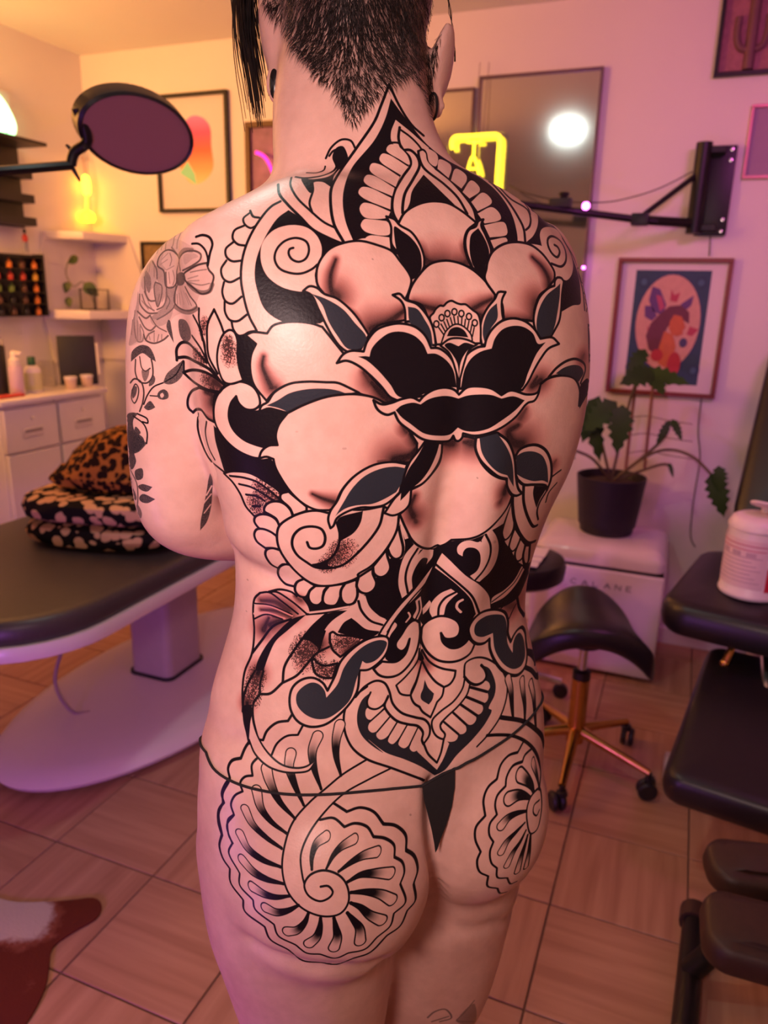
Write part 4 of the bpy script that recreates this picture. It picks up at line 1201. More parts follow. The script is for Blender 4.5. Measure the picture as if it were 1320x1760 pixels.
# --- face (turned away)
M_eye = mat('eye_white', (.8, .78, .76), .2); M_lip = mat('lip_skin', (.5, .2, .2), .45); M_brow = M_hair
for s in (-1, 1):
    e = bm_new(); ellipsoid(e, (-.044 + s * .028, .946, 1.668), (.011, .008, .008), 12); pobj('eye', e, M_eye)
    e = bm_new(); ellipsoid(e, (-.044 + s * .030, .951, 1.690), (.018, .006, .004), 12); pobj('eyebrow', e, M_brow)
for z in (1.602, 1.594):
    e = bm_new(); ellipsoid(e, (-.046, .969, z), (.020, .008, .0056), 12); pobj('lip', e, M_lip)
# ================================================================== LEFT SIDE: cabinets, shelf, wall things
M_white = mat('white_lacquer', (.78, .72, .71), .35, var=.02)
M_white2 = mat('white_laminate_edge', (.70, .63, .62), .45, var=.02)
M_dark = mat('black_plastic', (.014, .012, .013), .45, var=.2)
M_blackmetal = mat('black_powder_coat', (.012, .010, .012), .4, metal=.3, var=.2)
M_chrome = mat('chrome', (.72, .70, .72), .18, metal=1., var=.03)
M_grey = mat('grey_recess', (.30, .26, .26), .6, var=.05)
# drawer cabinets along the left wall
CAB_TOP = .955; FX = -2.56
cabs = [(2.545, 2.83), (2.245, 2.54)]
for i, (y0, y1) in enumerate(cabs):
    t = thing('drawer_cabinet', ('white drawer cabinet at the far end of the counter, under the corner shelf', 'white drawer cabinet at the left picture edge, nearer end of the counter')[i], 'cabinet', ((XL + FX) / 2, (y0 + y1) / 2, 0), 'white counter cabinets')
    b = bm_new(); box(b, (XL + .016, y0, .04), (FX - .02, y1, CAB_TOP - .022), .003, 1); obj('body', b, M_white, t)
    b = bm_new(); box(b, (XL + .03, y0 + .01, 0), (FX - .06, y1 - .01, .04)); obj('plinth', b, M_grey, t)
    for z0, z1, nm in ((.735, .915, 'drawer'), (.08, .725, 'door')):
        b = bm_new(); box(b, (FX - .02, y0 + .006, z0), (FX, y1 - .006, z1), .003, 1); d = obj(nm, b, M_white, t)
        if nm == 'drawer':
            yc = (y0 + y1) / 2
            b = bm_new(); box(b, (FX - .001, yc - .055, z0 + .055), (FX + .005, yc + .055, z0 + .095), .003, 1); h = obj('handle', b, M_white2, d)
            b = bm_new(); box(b, (FX + .001, yc - .047, z0 + .076), (FX + .0065, yc + .047, z0 + .089), .002, 1); obj('handle_recess', b, M_grey, d)
            b = bm_new(); lathe(b, [(0, 0), (.007, 0), (.007, .005), (0, .006)], (0, 0, 0), 14, Matrix.Translation((FX, yc, z0 + .135)) @ Matrix.Rotation(PI/2, 4, 'Y')); obj('lock', b, M_chrome, d)
b = bm_new(); box(b, (XL + .016, 2.235, CAB_TOP - .022), (FX + .012, 2.845, CAB_TOP), .004, 2)
one('countertop', b, M_white, 'long white countertop over the drawer cabinets at left', 'countertop', (-2.7, 2.54, CAB_TOP - .022))
# corner shelf
t = thing('corner_shelf', 'white angular corner shelf on the walls above the counter', 'shelf', (-2.80, 3.12, 1.0))
A, M_, B, K = (-2.88, 2.86), (-2.70, 2.93), (-2.655, 3.2), (-2.88, 3.2)
def plate(z0, z1, grow=0.):
    b = bm_new(); c = Vector((-2.80, 3.10))
    pts = [(-2.8795, A[1] - grow, z0), (M_[0] + grow * .6, M_[1] - grow * .6, z0), (B[0] + grow, 3.1995, z0), (-2.8795, 3.1995, z0)]
    prism(b, pts, (0, 0, z1 - z0), .002); return b
obj('top_board', plate(1.625, 1.66), M_white, t)
obj('middle_board', plate(1.262, 1.302, .04), M_white, t)
b = bm_new(); prism(b, [(-2.8798, 2.86, 1.66), (-2.8798, 2.812, 1.46), (-2.8798, 2.815, 1.29), (-2.8798, 2.86, 1.05), (-2.8798, 3.185, 1.05), (-2.8798, 3.185, 1.66)], (.015, 0, 0)); obj('side_panel', b, M_white, t)
b = bm_new(); prism(b, [(-2.655, 3.1998, 1.66), (-2.58, 3.1998, 1.46), (-2.59, 3.1998, 1.29), (-2.64, 3.1998, 1.05), (-2.865, 3.1998, 1.05), (-2.865, 3.1998, 1.66)], (0, -.015, 0)); obj('side_panel', b, M_white, t)
# glass cube planter and vine on the shelf
M_leaf = mat('green_leaf', (.045, .085, .016), .45, var=.35, scale=25); M_stem = mat('green_stem', (.10, .11, .03), .6, var=.2)
M_glass = mat('clear_glass', (.9, .9, .9), .05, trans=1., var=.01)
def leaf(bm, base, d, up, ln, wd, cup=.12, lobes=0, n=9):
    """blade of a leaf with a folded midrib and real thickness."""
    d = Vector(d).normalized(); up = Vector(up); up = (up - d * up.dot(d)).normalized(); s = d.cross(up)
    base = Vector(base); top = []
    for k in range(n):
        u = k / (n - 1); w = wd * math.sin(PI * min(1, u ** .75)) ** .85
        if lobes and k % 2 and 0 < k < n - 1: w *= .62
        c = base + d * ln * u - up * (ln * .25 * u * u)
        top.append((c - s * w + up * cup * w, c, c + s * w + up * cup * w))
    th = up * max(.0012, ln * .008)
    v = []
    for a, c, e in top: v += [a, c, e, a - th, c - th, e - th]
    f = []
    for k in range(n - 1):
        i, j = k * 6, k * 6 + 6
        f += [(i, i+1, j+1, j), (i+1, i+2, j+2, j+1), (i+3, j+3, j+4, i+4), (i+4, j+4, j+5, i+5), (i, j, j+3, i+3), (i+2, i+5, j+5, j+2)]
    add(bm, v, f)
gp = at_z(160, 530, 1.302); gp = Vector((-2.76, 3.04, 1.302))
t = thing('glass_planter', 'small clear glass cube planter with a trailing vine on the corner shelf', 'planter', gp)
b = bm_new()
for sx in (-1, 1):
    for sy in (-1, 1): box(b, (gp.x + sx * .046 - .0025, gp.y + sy * .046 - .0025, gp.z), (gp.x + sx * .046 + .0025, gp.y + sy * .046 + .0025, gp.z + .10))
for z in (0, .095):
    for s in (-1, 1):
        box(b, (gp.x - .046, gp.y + s * .046 - .002, gp.z + z), (gp.x + .046, gp.y + s * .046 + .002, gp.z + z + .005)); box(b, (gp.x + s * .046 - .002, gp.y - .046, gp.z + z), (gp.x + s * .046 + .002, gp.y + .046, gp.z + z + .005))
obj('wire_frame', b, M_blackmetal, t)
for s in ((-1, 0), (1, 0), (0, -1), (0, 1)):
    b = bm_new(); c = gp + Vector((s[0] * .0445, s[1] * .0445, .05)); hx, hy = (.0008, .043) if s[0] else (.043, .0008)
    box(b, (c.x - hx, c.y - hy, c.z - .043), (c.x + hx, c.y + hy, c.z + .043)); obj('glass_pane', b, M_glass, t)
b = bm_new(); vp = smooth_path([gp + Vector((0, 0, .02)), gp + Vector((-.03, -.03, .13)), gp + Vector((-.07, -.06, .11)), gp + Vector((-.095, -.075, .17)), gp + Vector((-.07, -.07, .235)), gp + Vector((-.03, -.06, .245))], 5)
tube(b, vp, .0022, 6); obj('vine', b, M_stem, t)
for p, d, ln in ((gp + Vector((-.035, -.05, .245)), (-.2, -.1, -.1), .06), (gp + Vector((-.02, -.045, .125)), (.6, .2, -.5), .085), (gp + Vector((-.085, -.075, .13)), (-.1, -.4, -.8), .055), (gp + Vector((-.09, -.08, .06)), (.3, -.3, -.8), .05)):
    b = bm_new(); leaf(b, p, d, (.5, -.8, .3), ln, ln * .36); obj('leaf', b, M_leaf, t)
# ink bottle rack on the left wall
t = thing('ink_rack', 'dark wall rack of ink bottles on the left wall', 'rack', (XL + .04, 2.6, 1.28))
ry0, ry1, rz0, rz1 = 2.36, 2.795, 1.275, 1.545
b = bm_new(); box(b, (XL + .001, ry0, rz0), (XL + .012, ry1, rz1), .002, 1); obj('back_panel', b, M_dark, t)
for k in range(6):
    z = rz0 + .004 + k * .051
    b = bm_new(); box(b, (XL + .012, ry0, z - .004), (XL + .062, ry1, z), .001, 1); obj('shelf', b, M_dark, t)
for y in (ry0, ry1):
    b = bm_new(); box(b, (XL + .001, y - .004, rz0), (XL + .062, y + .004, rz1 + .004), .001, 1); obj('side', b, M_dark, t)
inkcols = {'orange': (.75, .22, .03), 'yellow': (.75, .42, .04), 'red': (.55, .05, .03), 'green': (.16, .26, .04), 'brown': (.14, .06, .03), 'grey': (.16, .14, .14), 'black': (.02, .017, .018), 'cream': (.5, .38, .26)}
grid = ['black grey black brown black orange', 'grey brown brown black brown orange', 'black grey green green brown orange', 'yellow yellow red red red yellow', 'red orange brown orange brown orange']
bm_ = bm_new(); lathe(bm_, [(0, 0), (.0125, 0), (.013, .002), (.013, .024), (.009, .029), (.0055, .030), (.0055, .034), (.0048, .041), (.002, .044), (0, .044)], (0, 0, 0), 12)
ink_me = bpy.data.meshes.new('ink_bottle'); bm_.to_mesh(ink_me); bm_.free()
ink_me.polygons.foreach_set('use_smooth', [True] * len(ink_me.polygons))
rown = ['bottom', 'fourth', 'third', 'second', 'top']; coln = ['first', 'second', 'third', 'fourth', 'fifth', 'sixth']
im = {}
for r_, line in enumerate(grid):
    for c_, cn in enumerate(line.split()):
        if cn not in im:
            im[cn] = ink_me.copy(); im[cn].materials.clear(); im[cn].materials.append(mat('ink_' + cn, inkcols[cn], .3, var=.08))
        o = bpy.data.objects.new('ink_bottle', im[cn]); COL.objects.link(o)
        o.location = (XL + .037, ry0 + .05 + c_ * .07, rz0 + .0042 + r_ * .051)
        tag(o, '%s ink bottle, %s from the left on the rack\'s %s shelf' % (cn, coln[c_], rown[r_]), 'bottle', 'ink bottles on the wall rack')
# upper dark rack
t = thing('wall_organizer', 'dark upper wall organizer with trays near the left picture edge', 'organizer', (XL + .05, 2.55, 1.66))
b = bm_new(); box(b, (XL + .001, 2.30, 1.66), (XL + .015, 2.755, 2.0), .002, 1); obj('back_panel', b, M_dark, t)
for z in (1.665, 1.76, 1.86):
    b = bm_new(); box(b, (XL + .015, 2.305, z), (XL + .09, 2.75, z + .008)); box(b, (XL + .083, 2.305, z + .008), (XL + .09, 2.75, z + .035)); obj('tray', b, M_dark, t)
b = bm_new(); box(b, (XL + .015, 2.31, 1.985), (XL + .20, 2.74, 2.0), .002, 1); obj('top_shelf', b, M_dark, t)
# little hanging figure
f0 = at_e(46, 440, XL + .05)
t = thing('hanging_figurine', 'tiny red and grey figurine hanging beside the ink rack', 'figurine', f0)
M_red = mat('red_paint', (.55, .05, .04), .4); M_blue = mat('pale_grey_cloth', (.35, .36, .42), .6)
b = bm_new(); ellipsoid(b, f0 + Vector((0, 0, .075)), (.012, .014, .020), 12); obj('torso', b, M_red, t)
b = bm_new(); ellipsoid(b, f0 + Vector((0, 0, .105)), (.008, .008, .010), 12); obj('head', b, M_dark, t)
for s in (-1, 1):
    b = bm_new(); tube(b, [f0 + Vector((0, s * .006, .06)), f0 + Vector((0, s * .009, .015))], [.007, .004], 8); obj('leg', b, M_blue, t)
b = bm_new(); tube(b, [f0 + Vector((0, 0, .11)), f0 + Vector((-.03, 0, .20))], .001, 5); obj('string', b, M_dark, t)
# things on the counter
def bottle(name, label, px, py, prof, mats_cut, cat='bottle', gx=None):
    p = at_z(px, py, CAB_TOP); 
    p.x = min(max(p.x, XL + .06), FX - .04) if gx is None else gx
    d = ray(px, py); p = CPOS + d * (p.x / d.x); p.z = CAB_TOP + .0003
    t = thing(name, label, cat, p)
    for pn, pr, m in prof:
        b = bm_new(); lathe(b, pr, p, 20); obj(pn, b, m, t)
    return t, p
M_lilac = mat('lilac_plastic', (.62, .48, .66), .35); M_pale = mat('pale_green_liquid', (.62, .62, .36), .3); M_cap = mat('dark_green_cap', (.02, .10, .04), .4); M_offw = mat('white_plastic', (.80, .74, .74), .35)
t, p = bottle('pump_bottle', 'tall lilac foam pump bottle with white head on the counter', 31, 676, [('bottle', [(0, 0), (.026, 0), (.029, .004), (.029, .115), (.022, .125), (0, .127)], M_lilac), ('collar', [(0, .126), (.024, .126), (.024, .150), (.015, .158), (0, .159)], M_offw)], None, gx=-2.66)
b = bm_new(); lathe(b, [(0, .158), (.015, .158), (.015, .180), (.010, .186), (0, .187)], p, 16); box(b, (p.x, p.y - .009, p.z + .170), (p.x + .045, p.y + .009, p.z + .184), .003, 1); obj('pump_head', b, M_offw, t)
bottle('soap_bottle', 'squat white bottle of pale green soap with a green cap on the counter', 59, 673, [('bottle', [(0, 0), (.034, 0), (.037, .004), (.037, .095), (.028, .112), (.014, .118), (0, .118)], M_offw), ('label', [(.0375, .012), (.0378, .014), (.0378, .085), (.0375, .087)], M_pale), ('cap', [(0, .1185), (.017, .1185), (.017, .150), (.014, .155), (0, .155)], M_cap)], None, gx=-2.68)
bottle('dark_canister', 'tall dark canister standing at the left end of the counter', 0, 668, [('body', [(0, 0), (.036, 0), (.036, .20), (.030, .21), (0, .21)], M_dark), ('lid', [(0, .2105), (.032, .2105), (.032, .235), (0, .238)], M_chrome)], None, gx=-2.74)
bottle('glass_jar', 'clear glass jar behind the soap bottle on the counter', 84, 664, [('jar', [(0, 0), (.034, 0), (.038, .005), (.038, .10), (.034, .115), (.034, .12), (.031, .12), (.031, .112), (.034, .098), (.034, .008), (0, .006)], M_glass)], None, gx=-2.80)
M_cup = mat('beige_cup', (.62, .47, .42), .5)
for k, (x, lb) in enumerate(((122, 'beige cup with white rim, left of the pair before the black tablet'), (150, 'beige cup with white rim, right of the pair before the black tablet'))):
    bottle('small_cup', lb, x, 662, [('cup', [(0, 0), (.022, 0), (.027, .048), (.025, .048), (.020, .004), (0, .004)], M_cup), ('rim', [(.0275, .044), (.0285, .046), (.0285, .055), (.0265, .056), (.0265, .044)], M_offw)], None, 'cup', gx=-2.64)[0]['group'] = 'cups before the tablet'
# tablet on stand
c = at_e(137, 655, -2.70); 
t = thing('tablet', 'black tablet with a white stylus propped upright on the counter', 'tablet', (c.x, c.y, CAB_TOP))
def facing(bm_src, cpos, yaw, lean=0.):
    bmesh.ops.transform(bm_src, matrix=Matrix.Translation(cpos) @ Matrix.Rotation(yaw, 4, 'Z') @ Matrix.Rotation(lean, 4, 'X'), verts=bm_src.verts); return bm_src
yw = math.radians(48)
b = bm_new(); box(b, (-.085, -.006, .005), (.085, .006, .235), .004, 2); obj('screen', facing(b, Vector((c.x, c.y, CAB_TOP)), yw, math.radians(-10)), M_dark, t)
b = bm_new(); tube(b, [(.091, -.003, .05), (.091, -.003, .20)], .005, 8); obj('stylus', facing(b, Vector((c.x, c.y, CAB_TOP)), yw, math.radians(-10)), M_offw, t)
b = bm_new(); box(b, (-.05, -.02, .0005), (.05, .09, .008), .002, 1); tube(b, [(0, .08, .006), (0, .02, .13)], .006, 8); obj('stand', facing(b, Vector((c.x, c.y, CAB_TOP)), yw), M_dark, t)
b = bm_new(); q = at_z(12, 682, CAB_TOP); q = Vector((-2.63, 2.36, CAB_TOP)); box(b, (q.x - .02, q.y - .07, q.z + .0004), (q.x + .02, q.y + .06, q.z + .012), .004, 1); one('red_pen_case', b, M_red, 'flat red pen case lying at the counter front', 'case', q)

# amber glass lamp by the corner, green neon
def emitter(name, col, s): return mat(name, col, .4, emit=col, es=s, var=.02)
a0 = at_n(148, 318, 3.12); a1 = at_n(150, 372, 3.12)
t = thing('amber_wall_lamp', 'glowing amber glass lamp hanging in the corner above the white shelf', 'lamp', (a0.x, a0.y, a1.z - .04))
b = bm_new(); lathe(b, [(0, -.045), (.014, -.045), (.02, -.03), (.022, 0), (.018, .03), (.010, .045), (0, .048)], a0, 16); obj('upper_bulb', b, emitter('amber_glow', (1, .40, .025), 7), t)
b = bm_new(); lathe(b, [(0, -.03), (.03, -.026), (.038, -.008), (.034, .012), (.016, .026), (0, .028)], a1, 16); obj('lower_bulb', b, emitter('amber_glow_low', (1, .34, .012), 7), t)
b = bm_new(); tube(b, [a0 + Vector((0, 0, -.045)), a1 + Vector((0, 0, .028))], .012, 8); obj('stem', b, mat('amber_glass', (.8, .4, .05), .2, emit=(1, .5, .05), es=1.5), t)
b = bm_new(); tube(b, smooth_path([a0 + Vector((0, 0, .046)), a0 + Vector((-.004, 0, .09)), a0 + Vector((-.03, .02, .135)), a0 + Vector((-.05, .06, .12))], 5), .0035, 6); obj('cord', b, M_cup, t)
g0 = at_e(0, 200, XL + .05)
t = thing('green_neon', 'pale green neon sign glowing on the left wall at the picture edge', 'neon sign', (XL + .03, g0.y, g0.z - .1))
M_gn = emitter('green_neon_glow', (.40, 1, .45), 3.5)
for k in range(3):
    b = bm_new(); pts = [Vector((XL + .045, g0.y + .075 - .05 * k - .03, g0.z - .075)), Vector((XL + .045, g0.y + .10 - .05 * k - .03, g0.z - .02)), Vector((XL + .045, g0.y + .05 - .05 * k - .03, g0.z + .06)), Vector((XL + .045, g0.y - .02 - .05 * k - .03, g0.z + .10))]
    tube(b, smooth_path(pts, 5), .013, 8); obj('neon_or_reflection_tube', b, M_gn, t)
b = bm_new(); box(b, (XL + .001, g0.y - .15, g0.z - .09), (XL + .03, g0.y + .08, g0.z + .11), .003, 1); obj('backing', b, M_offw, t)

# pictures
def frame(name, label, TL, BR, m, fw=.014, dp=.022, matc=None, art=None, y=YB, gx=0.):
    """picture frame flat on the back wall, corners given in x, z."""
    x0, z1 = TL; x1, z0 = BR; t = thing(name, label, 'picture', ((x0 + x1) / 2, y - dp / 2, z0))
    for lo, hi in (((x0, z0), (x1, z0 + fw)), ((x0, z1 - fw), (x1, z1)), ((x0, z0 + fw), (x0 + fw, z1 - fw)), ((x1 - fw, z0 + fw), (x1, z1 - fw))):
        b = bm_new(); box(b, (lo[0], y - dp, lo[1]), (hi[0], y - .0005, hi[1]), .0015, 1); obj('frame_bar', b, m, t)
    b = bm_new(); box(b, (x0 + fw, y - .008, z0 + fw), (x1 - fw, y - .0005, z1 - fw)); obj('mount', b, matc or M_offw, t)
    return t
M_fblack = mat('black_frame', (.012, .009, .009), .4); M_fred = mat('red_brown_frame', (.20, .035, .03), .4, var=.15); M_fbrown = mat('brown_frame', (.10, .04, .015), .45, var=.2); M_fpink = mat('pink_metal_frame', (.75, .30, .38), .3, metal=.4)
M_paper = mat('print_paper', (.74, .68, .68), .6, var=.02)
def flat(t, name, pts, m, y):
    b = bm_new(); prism(b, [(x, y, z) for x, z in pts], (0, -.0006, 0)); return obj(name, b, m, t, smooth=False)
def oval(cx, cz, rx, rz, n=36, rot=0.):
    return [(cx + rx * math.cos(2*PI*k/n) * math.cos(rot) - rz * math.sin(2*PI*k/n) * math.sin(rot), cz + rx * math.cos(2*PI*k/n) * math.sin(rot) + rz * math.sin(2*PI*k/n) * math.cos(rot)) for k in range(n)]
# 1 gradient blob print
t = frame('gradient_print', 'large black-framed print of a rainbow gradient blob on the back wall', (-2.45, 2.268), (-2.055, 1.762), M_fblack, .016, .025, M_paper)
m = bpy.data.materials.new('gradient_ink'); m.use_nodes = True; nt = m.node_tree; bb = nt.nodes['Principled BSDF']; tc = nt.nodes.new('ShaderNodeTexCoord'); sx = nt.nodes.new('ShaderNodeSeparateXYZ'); cr = nt.nodes.new('ShaderNodeValToRGB')
nt.links.new(tc.outputs['Generated'], sx.inputs[0]); nt.links.new(sx.outputs['Z'], cr.inputs['Fac']); nt.links.new(cr.outputs['Color'], bb.inputs['Base Color']); bb.inputs['Roughness'].default_value = .6
els = [(0, (.9, .75, .35)), (.22, (.95, .45, .2)), (.5, (.95, .16, .10)), (.75, (.80, .10, .28)), (1, (.75, .25, .65))]
while len(cr.color_ramp.elements) < len(els): cr.color_ramp.elements.new(.5)
for e_, (p_, c_) in zip(cr.color_ramp.elements, els): e_.position = p_; e_.color = c_ + (1,)
bl = oval(-2.245, 2.03, .105, .145); bl = [(x + .012 * math.sin(5 * z * 6), z) for x, z in bl]
flat(t, 'printed_blob', bl, m, YB - .0082)
flat(t, 'neon_reflection_wedge', [(-2.33, 1.935), (-2.262, 1.895), (-2.238, 1.88), (-2.246, 1.93), (-2.285, 1.985)], mat('mint_neon_reflection', (.30, .80, .50), .5), YB - .0090)  # green neon reflected in the glass, painted as a mint wedge
# 2 brown framed picture + glowing pink arc standing in for a neon reflection
t = frame('brown_framed_picture', 'brown-framed purple picture behind the pink reflection arc, beside the head', (-1.965, 2.13), (-1.66, 1.70), M_fbrown, .024, .025, mat('purple_print', (.26, .12, .24), .5, var=.7, scale=18))
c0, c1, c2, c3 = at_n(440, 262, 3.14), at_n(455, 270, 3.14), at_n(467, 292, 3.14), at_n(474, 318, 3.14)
t = thing('pink_reflection_arc', 'hot pink glowing arc imitating a neon reflection on the brown-framed picture', 'neon sign', (c1.x, 3.15, c3.z - .12))
b = bm_new(); tube(b, smooth_path([c0, c1, c2, c3, c3 + Vector((.002, 0, -.06)), c3 + Vector((-.02, 0, -.12))], 6), .007, 8); obj('neon_or_reflection_tube', b, emitter('pink_reflection_glow', (1, .02, .30), 3.2), t)  # emissive tube imitates the reflected pink glow, no sign hangs here
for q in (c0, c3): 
    b = bm_new(); tube(b, [q, Vector((q.x, 3.176, q.z))], .003, 6); obj('added_arc_standoff', b, M_offw, t)
# 3 small dark frame low by the corner
frame('small_dark_frame', 'small dark frame low on the back wall behind the left shoulder', (-2.58, 1.632), (-2.42, 1.50), M_fblack, .014, .02, mat('dim_print', (.25, .17, .08), .5, var=.6, scale=40))
# 4 cactus picture
t = frame('cactus_picture', 'black-framed cactus picture at the top right of the back wall', (-.047, 2.455), (.50, 2.172), M_fblack, .014, .025, mat('maroon_textured_paper', (.34, .13, .15), .6, var=.3, scale=60, bump=.5))
M_cact = mat('cactus_ink', (.17, .07, .085), .6, var=.2)
b = bm_new(); tube(b, [(.062, YB - .012, 2.19), (.062, YB - .012, 2.44)], .018, 10)
for s in (-1, 1): tube(b, smooth_path([(.062, YB - .012, 2.25), (.062 + s * .035, YB - .012, 2.262), (.062 + s * .048, YB - .012, 2.30), (.062 + s * .048, YB - .012, 2.355)], 4), .012, 8)
obj('cactus_relief', b, M_cact, t)
# 5 pink frame at right edge
frame('pink_framed_picture', 'thin pink-framed picture cut off by the right picture edge', (.093, 2.078), (.42, 1.838), M_fpink, .010, .018, mat('mauve_print', (.34, .22, .34), .5))
# 6 poster with butterfly figure
PX0, PX1, PZ0, PZ1 = -.302, .108, 1.050, 1.567
t = frame('fairy_poster', 'red-framed poster of a woman in profile with butterflies in an oval, above the potted plant', (PX0, PZ1), (PX1, PZ0), M_fred, .016, .024, M_paper)
def poster(u, v): return (PX0 + (PX1 - PX0) * u, PZ1 - (PZ1 - PZ0) * v)
def pf(nm, pts, col, layer): flat(t, nm, [poster(*q) for q in pts], mat('poster_' + nm, col, .55, var=.15, scale=40), YB - .0082 - layer * .0007)
pf('blue_ground', [(.17, .085), (.83, .085), (.83, .91), (.17, .91)], (.022, .06, .11), 0)
for k, (cx, cy) in enumerate(((.25, .17), (.75, .17), (.22, .80), (.78, .80))):
    pf('corner_scroll', oval(cx, cy, .055, .05, 18), (.02, .05, .10), 1); pf('corner_scroll_eye', oval(cx, cy, .028, .024, 14), (.05, .12, .20), 2)
pf('oval_border', oval(.5, .46, .305, .365), (.03, .05, .12), 1); pf('cream_oval', oval(.5, .46, .285, .345), (.62, .34, .27), 2)
pf('wing', [(.33, .20), (.40, .22), (.47, .33), (.45, .41), (.36, .38), (.31, .30)], (.12, .05, .20), 3)
pf('wing_inner', [(.37, .26), (.42, .27), (.46, .35), (.42, .38)], (.45, .07, .16), 4)
pf('wing', [(.28, .34), (.34, .34), (.40, .41), (.36, .45), (.29, .42)], (.10, .04, .16), 3)
pf('wing', [(.60, .32), (.70, .26), (.69, .33), (.64, .37), (.58, .37)], (.14, .03, .20), 3)
pf('hair', [(.42, .40), (.50, .34), (.60, .33), (.68, .38), (.69, .46), (.64, .44), (.56, .43), (.50, .50), (.47, .60), (.44, .70), (.36, .66), (.32, .56), (.35, .47)], (.14, .03, .06), 4)
pf('face', [(.55, .40), (.62, .41), (.65, .46), (.665, .49), (.645, .51), (.645, .54), (.60, .555), (.55, .545), (.52, .50), (.52, .45)], (.55, .13, .05), 5)
pf('neck_and_shoulder', [(.48, .52), (.56, .545), (.585, .59), (.60, .63), (.585, .72), (.55, .80), (.46, .76), (.45, .64)], (.55, .14, .05), 5)
pf('red_flower', oval(.44, .70, .055, .045, 16), (.45, .03, .05), 6); pf('red_flower', oval(.60, .76, .06, .09, 16), (.42, .04, .09), 6)
pf('red_leaf', [(.70, .48), (.78, .50), (.73, .55), (.68, .54)], (.45, .05, .10), 3); pf('red_leaf', [(.32, .47), (.37, .58), (.40, .62), (.34, .58)], (.45, .05, .12), 3)
pf('red_leaf', [(.50, .22), (.53, .26), (.58, .24), (.56, .31), (.50, .30)], (.48, .12, .10), 3); pf('blue_flower', oval(.66, .60, .035, .035, 14), (.06, .05, .14), 6)
# mirrors
M_mir = mat('mirror_silver', (.82, .80, .80), .10, metal=1., var=.0)
M_mfr = mat('dark_mirror_frame', (.20, .13, .15), .4, metal=.4)
def mirror(label, x0, x1, z0, z1):
    t = thing('wall_mirror', label, 'mirror', ((x0 + x1) / 2, YB - .01, z0), 'tall wall mirrors')
    fw = .009
    for lo, hi in (((x0, z0), (x1, z0 + fw)), ((x0, z1 - fw), (x1, z1)), ((x0, z0 + fw), (x0 + fw, z1 - fw)), ((x1 - fw, z0 + fw), (x1, z1 - fw))):
        b = bm_new(); box(b, (lo[0], YB - .022, lo[1]), (hi[0], YB - .0005, hi[1]), .001, 1); obj('frame_bar', b, M_mfr, t)
    b = bm_new(); box(b, (x0 + fw, YB - .012, z0 + fw), (x1 - fw, YB - .0006, z1 - fw)); obj('glass', b, M_mir, t, smooth=False)
mirror('tall thin-framed wall mirror right of the head, reflecting a bright lamp', -.898, -.427, 1.06, 2.236)
mirror('wall mirror mostly hidden behind the head, left of the other mirror', -1.40, -.915, 1.06, 2.20)
# ================================================================== TREATMENT BED AND WHAT LIES ON IT
BX, BY0, BY1, BZ = -1.67, 1.10, 2.86, .66
M_vinyl = mat('charcoal_vinyl', (.050, .040, .043), .42, var=.15, scale=90, bump=.05)
M_black = mat('black_vinyl', (.012, .009, .012), .38, var=.2, scale=90, bump=.04)
M_bedw = mat('white_bed_plastic', (.72, .60, .66), .3, var=.02)
def rounded(cx, cy, hx, hy, r, z, n=8):
    out = []
    for sx, sy, a0 in ((1, 1, 0), (-1, 1, 90), (-1, -1, 180), (1, -1, 270)):
        for k in range(n + 1):
            a = math.radians(a0 + 90 * k / n); out.append((cx + sx * (hx - r) + r * math.cos(a), cy + sy * (hy - r) + r * math.sin(a), z))
    return out
def pad(bm, cx, cy, hx, hy, r, z0, z1, soft=.025, crown=.008):
    h = z1 - z0; rings = []
    for u, ins in ((0, soft * .6), (.15, soft * .15), (.4, 0), (.7, .002), (.88, soft * .35), (.97, soft * .8), (1, soft * 1.6)):
        rings.append(rounded(cx, cy, hx - ins, hy - ins, max(r - ins, .005), z0 + h * u))
    rings.append(rounded(cx, cy, hx * .6, hy * .6, min(r * .5, hx * .4, hy * .4), z1 + crown))
    loft(bm, rings); return bm
t = thing('treatment_bed', 'white pedestal treatment bed with charcoal vinyl top, left of the person', 'bed', (BX, 1.95, 0))
cy = (BY0 + BY1) / 2; hy = (BY1 - BY0) / 2
b = bm_new(); pad(b, BX, cy, .38, hy, .27, BZ - .075, BZ - .006); obj('mattress', b, M_vinyl, t)
b = bm_new(); loft(b, [rounded(BX, cy, .36, hy - .02, .26, BZ - .115), rounded(BX, cy, .388, hy + .008, .278, BZ - .105), rounded(BX, cy, .392, hy + .012, .28, BZ - .085), rounded(BX, cy, .386, hy + .006, .276, BZ - .068), rounded(BX, cy, .37, hy - .01, .26, BZ - .068)]); obj('rim', b, M_bedw, t)
b = bm_new(); loft(b, [rounded(-1.63, 2.02, .085, .10, .03, .09, 5), rounded(-1.63, 2.02, .085, .10, .03, .535, 5)]); obj('column', b, mat('mauve_grey_column', (.42, .33, .36), .4), t)
b = bm_new(); box(b, (-1.85, 1.5, .525), (-1.45, 2.5, .55), .004, 1); obj('underframe', b, M_dark, t)
b = bm_new(); loft(b, [rounded(-1.63, 2.02, .094, .109, .033, .088, 5), rounded(-1.63, 2.02, .094, .109, .033, .098, 5)]); obj('column_collar', b, M_dark, t)
def oval_ring(cx, cy, rx, ry, z, n=48, rot=0.):
    return [(cx + rx * math.cos(2*PI*k/n) * math.cos(rot) - ry * math.sin(2*PI*k/n) * math.sin(rot), cy + rx * math.cos(2*PI*k/n) * math.sin(rot) + ry * math.sin(2*PI*k/n) * math.cos(rot), z) for k in range(n)]
b = bm_new(); ro = math.radians(-4)
